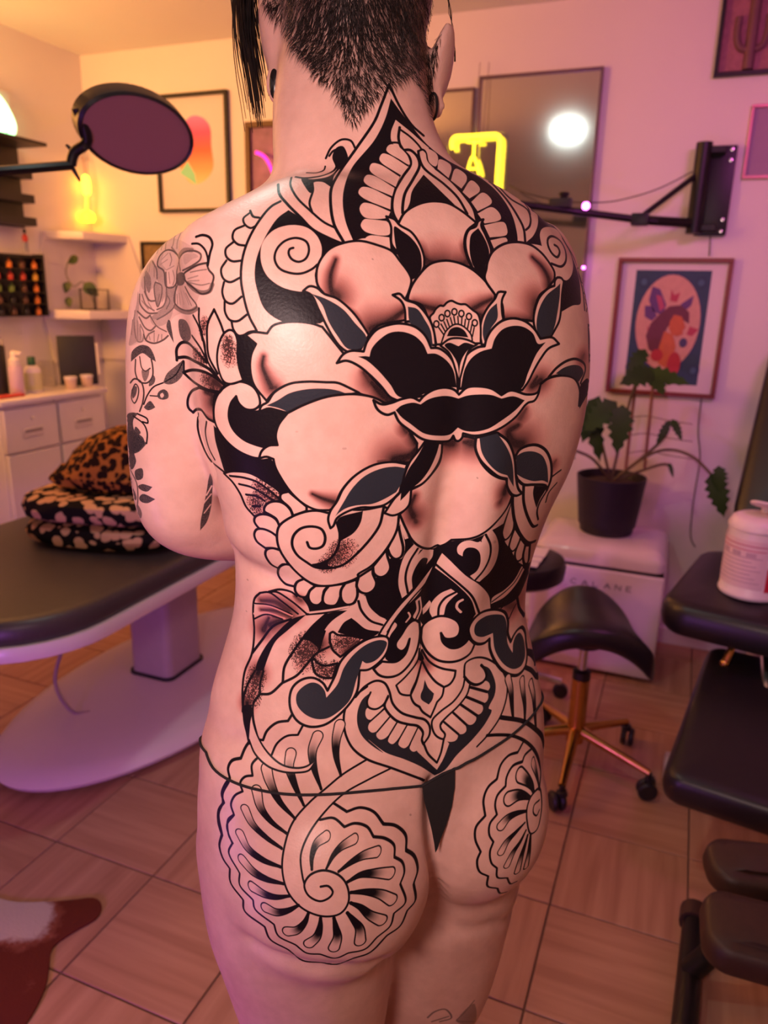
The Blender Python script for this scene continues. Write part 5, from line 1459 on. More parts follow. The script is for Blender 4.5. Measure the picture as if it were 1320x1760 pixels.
loft(b, [oval_ring(-1.60, 2.03, rx, ry, z, 56, ro) for rx, ry, z in ((.335, .68, .022), (.355, .71, .028), (.362, .72, .042), (.350, .70, .060), (.315, .64, .075), (.25, .50, .085), (.15, .30, .089))]); obj('base', b, M_bedw, t)
for x, y in ((-1.74, 1.58), (-1.42, 1.60), (-1.78, 2.46), (-1.44, 2.5)):
    b = bm_new(); lathe(b, [(0, 0), (.02, 0), (.022, .005), (.022, .026), (0, .026)], (x, y, 0), 14); obj('foot', b, M_dark, t)
b = bm_new(); tube(b, smooth_path([(-1.72, 1.70, .545), (-1.70, 1.66, .40), (-1.73, 1.60, .22), (-1.70, 1.62, .10), (-1.66, 1.66, .083)], 6), .006, 8); obj('cable', b, mat('mauve_cable', (.34, .24, .27), .5), t)
# spotted blankets
def spots(name, base, spot, scale, thr, ring=None, sharp=.06):
    m = bpy.data.materials.new(name); m.use_nodes = True; nt = m.node_tree; b = nt.nodes['Principled BSDF']; ln = nt.links.new
    tc = nt.nodes.new('ShaderNodeTexCoord'); nz = nt.nodes.new('ShaderNodeTexNoise'); nz.inputs['Scale'].default_value = scale * .6; nz.inputs['Detail'].default_value = 2
    ln(tc.outputs['Object'], nz.inputs['Vector'])
    mx = nt.nodes.new('ShaderNodeMix'); mx.data_type = 'VECTOR'; mx.inputs['Factor'].default_value = .03; ln(tc.outputs['Object'], mx.inputs['A']); ln(nz.outputs['Color'], mx.inputs['B'])
    vo = nt.nodes.new('ShaderNodeTexVoronoi'); vo.inputs['Scale'].default_value = scale; ln(mx.outputs['Result'], vo.inputs['Vector'])
    cr = nt.nodes.new('ShaderNodeValToRGB'); e = cr.color_ramp.elements
    if ring:
        e[0].position = .0; e[0].color = spot + (1,); e[1].position = thr; e[1].color = spot + (1,)
        for p, c in ((thr + .05, ring), (thr + .22, ring), (thr + .28, base), (1., base)):
            q = e.new(p); q.color = c + (1,)
    else:
        e[0].position = thr; e[0].color = spot + (1,); e[1].position = thr + sharp; e[1].color = base + (1,)
    ln(vo.outputs['Distance'], cr.inputs['Fac']); ln(cr.outputs['Color'], b.inputs['Base Color']); b.inputs['Roughness'].default_value = .95; b.inputs['Specular IOR Level'].default_value = .1
    return m
def lump(bm, rings_spec, n=48, wob=.01, seed=1):
    r_ = random.Random(seed); ph = [r_.uniform(0, 6.3) for _ in range(6)]
    rings = []
    for i, (cx, cy, rx, ry, z, rot, ex) in enumerate(rings_spec):
        g = []
        for k in range(n):
            a = 2 * PI * k / n; c, s = math.cos(a), math.sin(a)
            q = 1 + wob * (math.sin(3 * a + ph[0] + i * .9) + .7 * math.sin(5 * a + ph[1] - i * 1.3) + .5 * math.sin(9 * a + ph[2] + i * 2.1))
            u = math.copysign(abs(c) ** (2 / ex), c) * rx * q; v = math.copysign(abs(s) ** (2 / ex), s) * ry * q
            g.append((cx + u * math.cos(rot) - v * math.sin(rot), cy + u * math.sin(rot) + v * math.cos(rot), z + wob * .10 * math.sin(4 * a + ph[3] + i)))
        rings.append(g)
    loft(bm, rings); return bm
b0 = Vector((-1.60, 1.80, BZ + .0046)); rt = math.radians(12)
t = thing('spotted_blanket', 'folded black blanket with tan spots on the bed', 'blanket', b0)
for k, (z0, z1, g) in enumerate(((0, .075, 0), (.076, .150, .006))):
    b = bm_new(); h = z1 - z0
    lump(b, [(b0.x, b0.y, .215 + g, .19 + g, b0.z + z0 + .004, rt, 3.2), (b0.x, b0.y, .24 + g, .21 + g, b0.z + z0 + h * .2, rt, 3.2), (b0.x, b0.y, .248 + g, .218 + g, b0.z + z0 + h * .5, rt, 3.2), (b0.x, b0.y, .24 + g, .21 + g, b0.z + z0 + h * .82, rt, 3.2), (b0.x, b0.y, .21 + g, .185 + g, b0.z + z0 + h * .97, rt, 3.2), (b0.x, b0.y, .1, .09, b0.z + z1, rt, 2.4)], wob=.012, seed=3 + k)
    if k == 0: M_sp = spots('tan_spots_on_black', (.012, .009, .009), (.62, .36, .21), 29, .47)
    obj('folded_layer', b, M_sp, t)
b1 = b0 + Vector((.02, .04, .1545))
t = thing('leopard_throw', 'crumpled leopard print plush throw heaped on the spotted blanket', 'throw', b1)
b = bm_new(); lump(b, [(b1.x, b1.y, .18, .15, b1.z + .003, rt, 2.4), (b1.x + .005, b1.y, .205, .17, b1.z + .04, rt, 2.4), (b1.x + .015, b1.y + .01, .195, .155, b1.z + .09, rt, 2.3), (b1.x + .03, b1.y + .015, .165, .13, b1.z + .135, rt, 2.2), (b1.x + .045, b1.y + .02, .12, .10, b1.z + .165, rt, 2.1), (b1.x + .055, b1.y + .02, .05, .05, b1.z + .18, rt, 2)], wob=.035, seed=9)
M_leo = spots('leopard_plush', (.38, .155, .035), (.018, .009, .007), 50, .56)
lo = obj('plush_heap', b, M_leo, t)
b = bm_new(); rr_ = random.Random(5)
lump(b, [(b1.x - .10, b1.y - .10, .07, .05, b1.z + .004, .6, 2.2), (b1.x - .11, b1.y - .10, .085, .06, b1.z + .03, .6, 2.2), (b1.x - .10, b1.y - .09, .07, .05, b1.z + .06, .6, 2.2), (b1.x - .09, b1.y - .08, .03, .02, b1.z + .07, .6, 2)], wob=.05, seed=12)
obj('plush_fold', b, M_leo, t)
# ------------------------------------------------------------------ round lamp on boom arm
lc = at_r(238, 232, 1.90)
ex = (at_r(329, 268, 1.98) - at_r(146, 200, 1.84)); ex.normalize()
ez = (at_r(262, 163, 1.86) - at_r(214, 300, 1.93)); ez = (ez - ex * ez.dot(ex)).normalized(); ny = ez.cross(ex).normalized()
if ny.dot(lc - CPOS) > 0: ny = -ny      # towards the viewpoint
MX = Matrix(((ex.x, ez.x, ny.x, lc.x), (ex.y, ez.y, ny.y, lc.y), (ex.z, ez.z, ny.z, lc.z), (0, 0, 0, 1)))
t = thing('ring_light', 'round black-rimmed diffuser lamp on a boom arm, upper left', 'lamp', lc - Vector((0, 0, .12)))
RX, RZ = .138, .088
def disc(prof, cap=True):
    b = bm_new(); lathe(b, prof, (0, 0, 0), 48, None, cap); bmesh.ops.scale(b, vec=(RX, RZ, 1), verts=b.verts); bmesh.ops.transform(b, matrix=MX, verts=b.verts); return b
obj('rim', disc([(.925, .004), (.95, .007), (1.0, .002), (1.0, -.030), (.96, -.036), (.5, -.038), (0, -.038)], False), M_blackmetal, t)
obj('diffuser', disc([(0, -.002), (.928, -.002), (.928, .002), (.5, .003), (0, .003)]), mat('smoky_mauve_diffuser', (.42, .21, .27), .5, var=.05, scale=3), t)
j0 = at_r(150, 240, 1.86); j1 = at_r(128, 262, 1.87); j2 = at_r(122, 284, 1.87); j3 = at_r(-30, 296, 1.80); j4 = at_r(-800, 350, 2.15)
b = bm_new(); tube(b, smooth_path([lc - ex * .135 - ny * .02, j0, j1, j2], 5), .011, 10); obj('swivel', b, M_blackmetal, t)
for a, c_ in ((j1, Vector((-.02, 0, .015))), (j2, Vector((.012, .01, -.03))), (j0, Vector((0, -.01, -.02)))):
    b = bm_new(); tube(b, [a, a + c_], [.006, .003], 6); obj('wing_knob', b, M_dark, t)
b = bm_new(); tube(b, [j2, j3, j4], .0095, 8); obj('boom', b, M_blackmetal, t)
bt = at_r(-800, 350, 2.15)
b = bm_new(); tube(b, [bt + Vector((0, 0, .04)), (bt.x, bt.y, .03)], .012, 10); lathe(b, [(0, 0), (.16, 0), (.165, .006), (.15, .016), (.02, .03), (0, .03)], (bt.x, bt.y, .0005), 28); obj('floor_stand', b, M_blackmetal, t)
b = bm_new(); tube(b, smooth_path([at_r(90, 287, 1.86), at_r(40, 292, 1.83), at_r(0, 291, 1.81)], 4), .0045, 6); obj('mint_strap', b, mat('mint_tape', (.35, .55, .45), .5), t)

# ------------------------------------------------------------------ cowhide rug
hide = [(-1.50, .98), (-1.40, 1.02), (-1.31, 1.035), (-1.21, 1.085), (-1.16, 1.115), (-1.125, 1.105), (-1.11, 1.07), (-1.13, 1.02), (-1.14, .97), (-1.11, .93), (-1.08, .89), (-1.055, .83), (-1.045, .76), (-1.03, .60), (-1.0, .42), (-1.1, .25), (-1.3, .2), (-1.45, .22), (-1.58, .3), (-1.66, .45), (-1.68, .7), (-1.64, .85), (-1.57, .93)]
m = bpy.data.materials.new('brown_and_white_cowhide'); m.use_nodes = True; nt = m.node_tree; bb = nt.nodes['Principled BSDF']; tc = nt.nodes.new('ShaderNodeTexCoord'); mp = nt.nodes.new('ShaderNodeMapping'); nz = nt.nodes.new('ShaderNodeTexNoise'); cr = nt.nodes.new('ShaderNodeValToRGB')
nt.links.new(tc.outputs['Object'], mp.inputs[0]); nt.links.new(mp.outputs[0], nz.inputs['Vector']); nz.inputs['Scale'].default_value = 6; nz.inputs['Detail'].default_value = 8; nz.inputs['Roughness'].default_value = .75
gd = nt.nodes.new('ShaderNodeTexGradient'); gd.gradient_type = 'SPHERICAL'; m2 = nt.nodes.new('ShaderNodeMapping'); m2.inputs['Location'].default_value = (-.70, -3.15, 0); m2.inputs['Scale'].default_value = (4.6, 9., 0)
nt.links.new(tc.outputs['Object'], m2.inputs[0]); nt.links.new(m2.outputs[0], gd.inputs[0])
ad = nt.nodes.new('ShaderNodeMath'); ad.operation = 'MULTIPLY_ADD'; nt.links.new(nz.outputs['Fac'], ad.inputs[0]); ad.inputs[1].default_value = .9; nt.links.new(gd.outputs['Fac'], ad.inputs[2])
nt.links.new(ad.outputs[0], cr.inputs['Fac']); e_ = cr.color_ramp.elements; e_[0].position = .55; e_[0].color = (.14, .030, .018, 1); e_[1].position = .80; e_[1].color = (.58, .47, .46, 1)
q = e_.new(.66); q.color = (.26, .08, .05, 1)
nt.links.new(cr.outputs['Color'], bb.inputs['Base Color']); bb.inputs['Roughness'].default_value = .9; bb.inputs['Specular IOR Level'].default_value = .1
bp = nt.nodes.new('ShaderNodeBump'); bp.inputs['Strength'].default_value = .5; bp.inputs['Distance'].default_value = .004; n3 = nt.nodes.new('ShaderNodeTexNoise'); n3.inputs['Scale'].default_value = 300
nt.links.new(tc.outputs['Object'], n3.inputs['Vector']); nt.links.new(n3.outputs['Fac'], bp.inputs['Height']); nt.links.new(bp.outputs['Normal'], bb.inputs['Normal'])
b = bm_new(); hs = smooth_path([(x, y, .0006) for x, y in hide] + [(hide[0][0], hide[0][1], .0006)], 3)[:-1]; prism(b, hs, (0, 0, .006), .0015)
one('cowhide_rug', b, m, 'brown and white cowhide rug on the floor at lower left', 'rug', (-1.5, .65, 0))

# ================================================================== RIGHT SIDE
# yellow neon sign hanging before the mirror
M_yn = emitter('yellow_neon_glow', (1, .72, .03), 3.0)
NY = 3.155
def nn(px, py): return at_n(px, py, NY)
n0 = nn(815, 330)
t = thing('yellow_neon_sign', 'yellow neon sign with the letters T A inside a bracket, hanging before the mirror', 'neon sign', n0)
zb = nn(815, 420).z
tl_, tr_ = nn(777, 236), nn(857, 232)
b = bm_new(); tube(b, smooth_path([nn(778, 256), nn(777, 244), nn(783, 236), nn(800, 235), nn(845, 232), nn(854, 233), nn(859, 240), nn(857, 275), nn(854, 320), nn(850, 380)], 4), .0095, 10); obj('bracket_tube', b, M_yn, t)
b = bm_new(); tube(b, [nn(803, 244), nn(828, 243)], .0055, 8); obj('letter_t_bar', b, M_yn, t)
b = bm_new(); tube(b, [nn(815, 245), nn(814, 266)], .0055, 8); obj('letter_t_stem', b, M_yn, t)
b = bm_new(); tube(b, smooth_path([nn(803, 300), nn(806, 284), nn(813, 268), nn(820, 284), nn(823, 300)], 3), .0055, 8); obj('letter_a', b, M_yn, t)
b = bm_new(); tube(b, [nn(806, 290), nn(820, 290)], .0045, 8); obj('letter_a_bar', b, M_yn, t)
for px in (815, 830):
    p_ = nn(px, 233); b = bm_new(); tube(b, [p_, (p_.x + .004, YB - .03, p_.z + .26)], .0012, 5); obj('hanging_wire', b, M_mfr, t)
b = bm_new(); prism(b, [nn(868, 226) + Vector((0, .012, 0)), nn(864, 340) + Vector((0, .012, 0)), nn(770, 340) + Vector((0, .012, 0)), nn(768, 230) + Vector((0, .012, 0))], (0, .004, 0)); obj('acrylic_backing', b, mat('clear_acrylic', (.95, .95, .95), .02, trans=1., var=0.), t)
# wall mounted boom arm
t = thing('wall_boom', 'black wall-mounted boom arm with a diagonal strut, right of the mirror', 'wall arm', (0, 3.15, 1.64))
x0, x1 = -.045, .066
b = bm_new(); box(b, (x0, 3.176, 1.645), (x1, 3.1995, 1.95), .006, 2); obj('wall_plate', b, M_blackmetal, t)
b = bm_new(); tube(b, [(-.045, 3.14, 1.65), (-.045, 3.14, 1.955)], .028, 12); obj('pivot_post', b, M_blackmetal, t)
for z in (1.67, 1.93):
    b = bm_new(); box(b, (-.06, 3.13, z - .012), (.03, 3.18, z + .012), .003, 1); obj('clamp', b, M_blackmetal, t)
for z in (1.66, 1.70, 1.90, 1.935):
    b = bm_new(); lathe(b, [(0, 0), (.006, 0), (.006, .004), (0, .005)], (0, 0, 0), 10, Matrix.Translation((.048, 3.176, z)) @ Matrix.Rotation(PI/2, 4, 'X')); obj('bolt', b, M_chrome, t)
pa, pb_ = at_n(1195, 388, 3.10), at_n(1100, 378, 3.0); pe_ = at_n(930, 356, 2.88)
b = bm_new(); tube(b, [Vector((-.045, 3.14, 1.685)), pb_], .017, 10); obj('rear_arm', b, M_blackmetal, t)
b = bm_new(); tube(b, [pb_ + (pb_ - pe_).normalized() * .06, pe_ + (pe_ - pb_).normalized() * .25], .013, 10); obj('front_arm', b, M_blackmetal, t)
b = bm_new(); box(b, (pb_.x - .03, pb_.y - .025, pb_.z - .02), (pb_.x + .03, pb_.y + .025, pb_.z + .022), .006, 2); obj('joint', b, M_blackmetal, t)
b = bm_new(); tube(b, [Vector((-.045, 3.14, 1.86)), at_n(1108, 368, 3.0)], .010, 8); obj('strut', b, M_blackmetal, t)
pk = at_n(968, 352, 2.9); b = bm_new(); box(b, (pk.x - .05, pk.y - .02, pk.z - .01), (pk.x + .03, pk.y + .02, pk.z + .022), .006, 2); lathe(b, [(0, .02), (.010, .02), (.020, .036), (.016, .042), (0, .042)], pk, 12); obj('clamp_knob', b, M_dark, t)
# fairy light wire and its lit bulbs
t = thing('fairy_light_string', 'thin dark wire with magenta lights draped over the boom arm', 'string lights', at_n(1007, 354, 2.87))
b = bm_new(); tube(b, smooth_path([at_n(874, 318, 3.08), at_n(905, 332, 3.0), at_n(960, 345, 2.92), at_n(1007, 348, 2.86), at_n(1060, 345, 2.95), at_n(1130, 325, 3.05), at_n(1190, 295, 3.12)], 6), .0022, 6); obj('wire', b, M_dark, t)
M_mag = emitter('magenta_led', (1, .12, .95), 14)
for px, py, n_, r_ in ((1007, 354, 2.86, .013), (1003, 460, 3.15, .006)):
    b = bm_new(); ellipsoid(b, at_n(px, py, n_), (r_, r_, r_), 12); obj('led_bulb', b, M_mag, t)
b = bm_new(); tube(b, smooth_path([at_n(1221, 405, 3.195), at_n(1219, 440, 3.195)], 3), .002, 5); tube(b, smooth_path([at_n(1206, 682, 3.194), at_n(1200, 740, 3.194), at_n(1203, 790, 3.194), at_n(1192, 860, 3.194), at_n(1187, 920, 3.194), at_n(1195, 940, 3.194)], 5), .002, 5)
tag(obj('wall_cable', b, M_dark, None, at_n(1195, 940, 3.194)), 'thin dark cable running down the wall below the fairy poster', 'cable')

# ------------------------------------------------------------------ mini fridge
t = thing('mini_fridge', 'white countertop-size mini fridge lettered CALANE under the plant', 'fridge', (-.225, 2.97, 0))
M_fr = mat('white_fridge_enamel', (.76, .66, .72), .25, var=.02, coat=.3)
fx0, fx1, fy0, fy1 = -.47, .018, 2.775, 3.165
b = bm_new(); box(b, (fx0, fy0 + .03, .015), (fx1, fy1, .435), .012, 3); obj('body', b, M_fr, t)
b = bm_new(); box(b, (fx0, fy0, .018), (fx1, fy0 + .028, .432), .010, 3); dr = obj('door', b, M_fr, t)
b = bm_new(); loft(b, [rounded((fx0+fx1)/2, (fy0+fy1)/2, .238 - i_, .195 - i_, .03, z, 6) for i_, z in ((.006, .443), (0, .448), (0, .475), (.006, .497), (.02, .513), (.045, .522), (.09, .525))]); obj('lid', b, M_fr, t)
b = bm_new(); box(b, (fx0 + .006, fy0 + .008, .434), (fx1 - .006, fy1 - .006, .4435)); obj('seal', b, M_dark, t)
for x in (fx0 + .05, fx1 - .05):
    for y in (fy0 + .05, fy1 - .05):
        b = bm_new(); lathe(b, [(0, 0), (.014, 0), (.014, .016), (0, .016)], (x, y, 0.0), 12); obj('foot', b, M_dark, t)
GL = {'C': [[(.9, .85), (.6, 1), (.25, .95), (0, .6), (0, .4), (.25, .05), (.6, 0), (.9, .15)]], 'A': [[(0, 0), (.5, 1), (1, 0)], [(.22, .38), (.78, .38)]], 'L': [[(0, 1), (0, 0), (.8, 0)]], 'N': [[(0, 0), (0, 1), (.9, 0), (.9, 1)]], 'E': [[(.8, 1), (0, 1), (0, 0), (.8, 0)], [(0, .5), (.7, .5)]]}
M_let = mat('dark_lettering', (.03, .02, .03), .5)
lx = at_n(986, 990, fy0).x
for k, ch in enumerate('CALANE'):
    b = bm_new(); c = at_n(987 + k * 19.2, 990 + k * 2.6, fy0 - .0005); c.z = .372
    for st in GL[ch]:
        for p0, p1 in zip(st, st[1:]):
            A_ = Vector((c.x - .011 + p0[0] * .022, fy0 + .0004, c.z - .010 + p0[1] * .020)); B_ = Vector((c.x - .011 + p1[0] * .022, fy0 + .0004, c.z - .010 + p1[1] * .020)); tube(b, [A_, B_], .0016, 5)
    obj('letter_' + ch.lower(), b, M_let, dr)
# small dark round tray table partly hidden by the hip
p = at_z(925, 975, .60)
t = thing('round_side_stool', 'small round black stool with white paper sheets, half hidden behind the person', 'stool', (-.475, 2.50, 0))
b = bm_new(); loft(b, [oval_ring(-.475, 2.50, r_, r_, z, 36) for r_, z in ((.145, .455), (.165, .47), (.17, .51), (.162, .532), (.13, .54), (.06, .543))]); obj('seat', b, M_black, t)
b = bm_new(); tube(b, [(-.475, 2.50, .08), (-.475, 2.50, .456)], .022, 12); obj('column', b, M_chrome, t)
for k in range(5):
    a = 2 * PI * k / 5 + .2; b = bm_new(); tube(b, [(-.475, 2.50, .10), (-.475 + .19 * math.cos(a), 2.50 + .19 * math.sin(a), .065)], .014, 8); o = obj('base_leg', b, M_chrome, t)
    b = bm_new(); lathe(b, [(0, -.012), (.026, -.012), (.028, 0), (.026, .012), (0, .012)], (0, 0, 0), 16, Matrix.Translation((-.475 + .19 * math.cos(a), 2.50 + .19 * math.sin(a), .030)) @ Matrix.Rotation(a, 4, 'Z') @ Matrix.Rotation(PI/2, 4, 'X')); obj('caster', b, M_dark, o)
for k in range(3):
    b = bm_new(); z = .5445 + k * .004; box(b, (-.545 + k * .006, 2.38 + k * .045, z), (-.385 + k * .004, 2.48 + k * .045, z + .003), .0008, 1)
    one('paper_sheet', b, M_offw, ('lowest', 'middle', 'topmost')[k] + ' of the white paper sheets stacked on the round black stool', 'paper', (-.465, 2.43 + k * .045, z), 'papers on the stool')
# ------------------------------------------------------------------ saddle stool on gold base
SC = Vector((-.185, 2.14, 0))
t = thing('saddle_stool', 'black saddle stool on a five-star gold base with black casters', 'stool', SC)
M_gold = mat('polished_gold', (.62, .34, .10), .22, metal=1., var=.08)
b = bm_new(); rows_ = []; sa = math.radians(14); NU, NVs = 22, 18
def sad(u, v, top):
    """u across (-1..1), v along (-1..1): centre ridge, flaps drooping to both sides."""
    a_ = .205 * (1 - .16 * v) ; x = a_ * u; y = .165 * v * (1 - .25 * u * u)
    z = .535 - .150 * abs(u) ** 2.2 + .035 * v * v * (1 if v > 0 else .3)
    edge = max(abs(u), abs(v)); th = .088
    if not top: z -= th * (1 + .12 * u * u)
    r = min(1, edge ** 6); z += (-.030 * r if top else .026 * r)
    k = 1 - .04 * r
    x *= k; y *= k
    return Vector((SC.x + x * math.cos(sa) - y * math.sin(sa), SC.y + x * math.sin(sa) + y * math.cos(sa), z))
def sq(u, v):   # square to rounded outline
    return u * math.sqrt(1 - v * v * .42), v * math.sqrt(1 - u * u * .42)
gt = [[b.verts.new(sad(*sq(-1 + 2 * i / NU, -1 + 2 * j / NVs), True)) for i in range(NU + 1)] for j in range(NVs + 1)]
gb = [[b.verts.new(sad(*sq(-1 + 2 * i / NU, -1 + 2 * j / NVs), False)) for i in range(NU + 1)] for j in range(NVs + 1)]
for j in range(NVs):
    for i in range(NU): b.faces.new((gt[j][i], gt[j][i+1], gt[j+1][i+1], gt[j+1][i])); b.faces.new((gb[j][i], gb[j+1][i], gb[j+1][i+1], gb[j][i+1]))
for i in range(NU): b.faces.new((gt[0][i], gb[0][i], gb[0][i+1], gt[0][i+1])); b.faces.new((gt[NVs][i], gt[NVs][i+1], gb[NVs][i+1], gb[NVs][i]))
for j in range(NVs): b.faces.new((gt[j][0], gt[j+1][0], gb[j+1][0], gb[j][0])); b.faces.new((gt[j][NU], gb[j][NU], gb[j+1][NU], gt[j+1][NU]))
so = obj('seat', b, M_black, t, angle=180); ss = so.modifiers.new('soft', 'SUBSURF'); ss.levels = 1; ss.render_levels = 1
b = bm_new(); lathe(b, [(0, .415), (.05, .415), (.05, .452), (0, .452)], SC, 20); obj('seat_plate', b, M_dark, t)
b = bm_new(); lathe(b, [(0, .30), (.013, .30), (.013, .416), (0, .416)], SC, 16); obj('piston', b, M_chrome, t)
b = bm_new(); lathe(b, [(.024, .30), (.027, .302), (.027, .325), (.016, .33), (.013, .33)], SC, 20, cap=False); obj('collar', b, M_dark, t)
b = bm_new(); lathe(b, [(0, .085), (.027, .085), (.027, .30), (.020, .304), (0, .304)], SC, 20); obj('column', b, M_gold, t)
for k in range(5):
    a = math.radians(-90 + 72 * k); d = Vector((math.cos(a), math.sin(a), 0)); e_ = SC + d * .24
    b = bm_new(); tube(b, [SC + Vector((0, 0, .125)), SC + d * .05 + Vector((0, 0, .118)), e_ + Vector((0, 0, .078))], [.020, .017, .011], 10); lg = obj('base_leg', b, M_gold, t)
    b = bm_new(); tube(b, [e_ + Vector((0, 0, .08)), e_ + Vector((0, 0, .050))], .006, 8); tube(b, [e_ + Vector((0, 0, .062)), e_ + Vector((.004, 0, .048))], .016, 10); obj('caster_fork', b, M_dark, lg)
    w_ = e_ + Vector((math.sin(a) * .01, -math.cos(a) * .01, .029))
    for s in (-1, 1):
        b = bm_new(); lathe(b, [(0, -.008), (.024, -.008), (.0285, -.003), (.0285, .003), (.024, .008), (0, .008)], (0, 0, 0), 18, Matrix.Translation(w_ + Vector((-math.sin(a + .6), math.cos(a + .6), 0)) * .012 * s) @ Matrix.Rotation(a + .6, 4, 'Z') @ Matrix.Rotation(PI/2, 4, 'X')); obj('caster_wheel', b, M_dark, lg)
# ------------------------------------------------------------------ potted monstera
PP = Vector((-.225, 2.985, .5255))
t = thing('potted_monstera', 'split-leaf plant in a black pot standing on the mini fridge', 'plant', PP)
b = bm_new(); lathe(b, [(0, 0), (.095, 0), (.102, .006), (.105, .03), (.110, .032), (.132, .225), (.127, .226), (.118, .19), (0, .185)], PP, 36); obj('pot', b, mat('matte_black_pot', (.016, .012, .022), .55, var=.1), t)
b = bm_new(); lathe(b, [(0, .186), (.117, .186), (.117, .196), (.05, .204), (0, .205)], PP, 24); obj('soil', b, mat('dark_soil', (.05, .025, .015), .95, var=.5, scale=90), t)
M_mon = mat('monstera_leaf', (.026, .070, .010), .5, spec=.25, var=.4, scale=20); M_mstem = mat('brown_green_stem', (.12, .085, .045), .6, var=.25)
def stem(*pp): 
    b = bm_new(); tube(b, smooth_path(pp, 5), .0055, 7); obj('stem', b, M_mstem, t)
def pot(px, py, n_): return at_n(px, py, n_)
S0 = PP + Vector((0, 0, .20))
def big_leaf(base, tip, wd, up, lob=1):
    base, tip = Vector(base), Vector(tip); b = bm_new(); leaf(b, base, tip - base, up, (tip - base).length, wd, .10, lob, 13); obj('leaf', b, M_mon, t)
for pts, lf in (
    ((S0, pot(1030, 740, 2.95), pot(1025, 690, 2.9)), [(pot(1060, 690, 2.9), pot(1005, 735, 2.82), .055), (pot(1030, 680, 2.9), pot(1000, 760, 2.85), .045), (pot(1070, 695, 2.88), pot(1062, 775, 2.80), .050), (pot(1010, 690, 2.92), pot(1035, 790, 2.85), .040)]),
    ((S0, pot(1085, 680, 3.02), pot(1110, 635, 3.02)), [(pot(1100, 640, 3.02), pot(1178, 648, 2.92), .040), (pot(1125, 640, 3.0), pot(1075, 650, 2.88), .050), (pot(1110, 600, 3.05), pot(1080, 640, 2.95), .035), (pot(1120, 645, 3.0), pot(1140, 668, 2.9), .035)]),
    ((S0, pot(1110, 785, 2.97), pot(1150, 773, 2.95), pot(1190, 785, 2.93), pot(1222, 815, 2.90)), [(pot(1222, 812, 2.9), pot(1250, 885, 2.84), .045), (pot(1235, 800, 2.9), pot(1240, 845, 2.86), .030)]),
    ((S0, pot(1020, 790, 2.93), pot(990, 775, 2.90), pot(975, 770, 2.9)), [(pot(985, 770, 2.9), pot(960, 800, 2.86), .035)]),
    ((S0, pot(1135, 760, 3.0), pot(1150, 728, 3.0)), [(pot(1152, 722, 3.0), pot(1130, 760, 2.94), .018), (pot(1155, 720, 3.0), pot(1173, 752, 2.94), .018)]),
    ((S0, pot(1130, 800, 3.0), pot(1150, 800, 3.0)), [(pot(1150, 795, 3.0), pot(1158, 818, 2.96), .010)])):
    stem(*pts)
    for a_, c_, w_ in lf: big_leaf(a_, c_, w_, (.15, -.85, .5))
M_wood = mat('bamboo_stake', (.30, .14, .08), .6, var=.2)
for (x0_, y0_), (x1_, y1_) in (((1075, 810), (1095, 640)), ((1108, 805), (1123, 655))):
    b = bm_new(); tube(b, [pot(x0_, y0_, 3.0), pot(x1_, y1_, 3.04)], .006, 7); obj('stake', b, M_wood, t)
for yy_ in (715, 745, 775):
    b = bm_new(); tube(b, smooth_path([pot(1078, yy_ + 4, 3.01), pot(1110, yy_, 3.03), pot(1150, yy_ + 8, 3.03), pot(1190, yy_ + 14, 3.03)], 4), .0016, 5); obj('trellis_wire', b, M_mstem, t)
# ------------------------------------------------------------------ black client chair
t = thing('client_chair', 'black padded tattoo client chair with leg rest at the right picture edge', 'chair', (.42, 2.4, 0))
def xf(bm_src, c, rx=0., rz=0.): bmesh.ops.transform(bm_src, matrix=Matrix.Translation(c) @ Matrix.Rotation(rz, 4, 'Z') @ Matrix.Rotation(rx, 4, 'X'), verts=bm_src.verts); return bm_src
rz = math.radians(-12)
b = bm_new(); pad(b, 0, 0, .29, .31, .09, -.10, 0, .03, .012); xf(b, Vector((.345, 2.40, .585)), 0, rz); obj('seat', b, M_black, t)
b = bm_new(); pad(b, 0, 0, .25, .42, .14, -.09, 0, .03, .015); xf(b, Vector((.475, 2.88, .985)), math.radians(62), rz); bk = obj('backrest', b, M_black, t)
b = bm_new(); pad(b, 0, 0, .13, .09, .06, 0, .05, .02, .01); xf(b, Vector((.52, 2.90, 1.06)), math.radians(62), rz); obj('head_cushion', b, M_black, bk)
b = bm_new(); pad(b, 0, 0, .24, .30, .05, -.09, 0, .025, .008); xf(b, Vector((.345, 1.965, .365)), math.radians(12), math.radians(-10)); obj('leg_rest', b, M_black, t)
M_chb = mat('white_chair_base', (.66, .55, .62), .35, var=.03)
b = bm_new(); box(b, (.20, 2.15, .03), (.62, 2.80, .17), .03, 3); obj('base', b, M_chb, t)
b = bm_new(); box(b, (.30, 2.25, .17), (.52, 2.62, .49), .02, 2); obj('lift_column', b, M_chb, t)
for sx in (.30, .58):
    b = bm_new(); tube(b, [(sx, 2.22, .47), (sx + .02, 1.98, .30)], .012, 8); obj('link_arm', b, M_chrome, t)
b = bm_new(); p = at_n(1245, 1140, 2.12); tube(b, [p, p + Vector((.05, .1, .12))], .010, 8); ellipsoid(b, p, (.012, .012, .012), 10); obj('gold_bolt', b, M_gold, t)
p = at_z(1137, 1335, .02); b = bm_new(); box(b, (p.x + .002, p.y - .02, .012), (p.x + .05, p.y + .09, .06), .012, 2); obj('base_foot', b, M_chb, t)
for xx, yy in ((.23, 2.18), (.59, 2.18), (.23, 2.77), (.59, 2.77)):
    b = bm_new(); lathe(b, [(0, 0), (.022, 0), (.022, .032), (0, .032)], (xx, yy, 0), 12); obj('foot', b, M_dark, t)
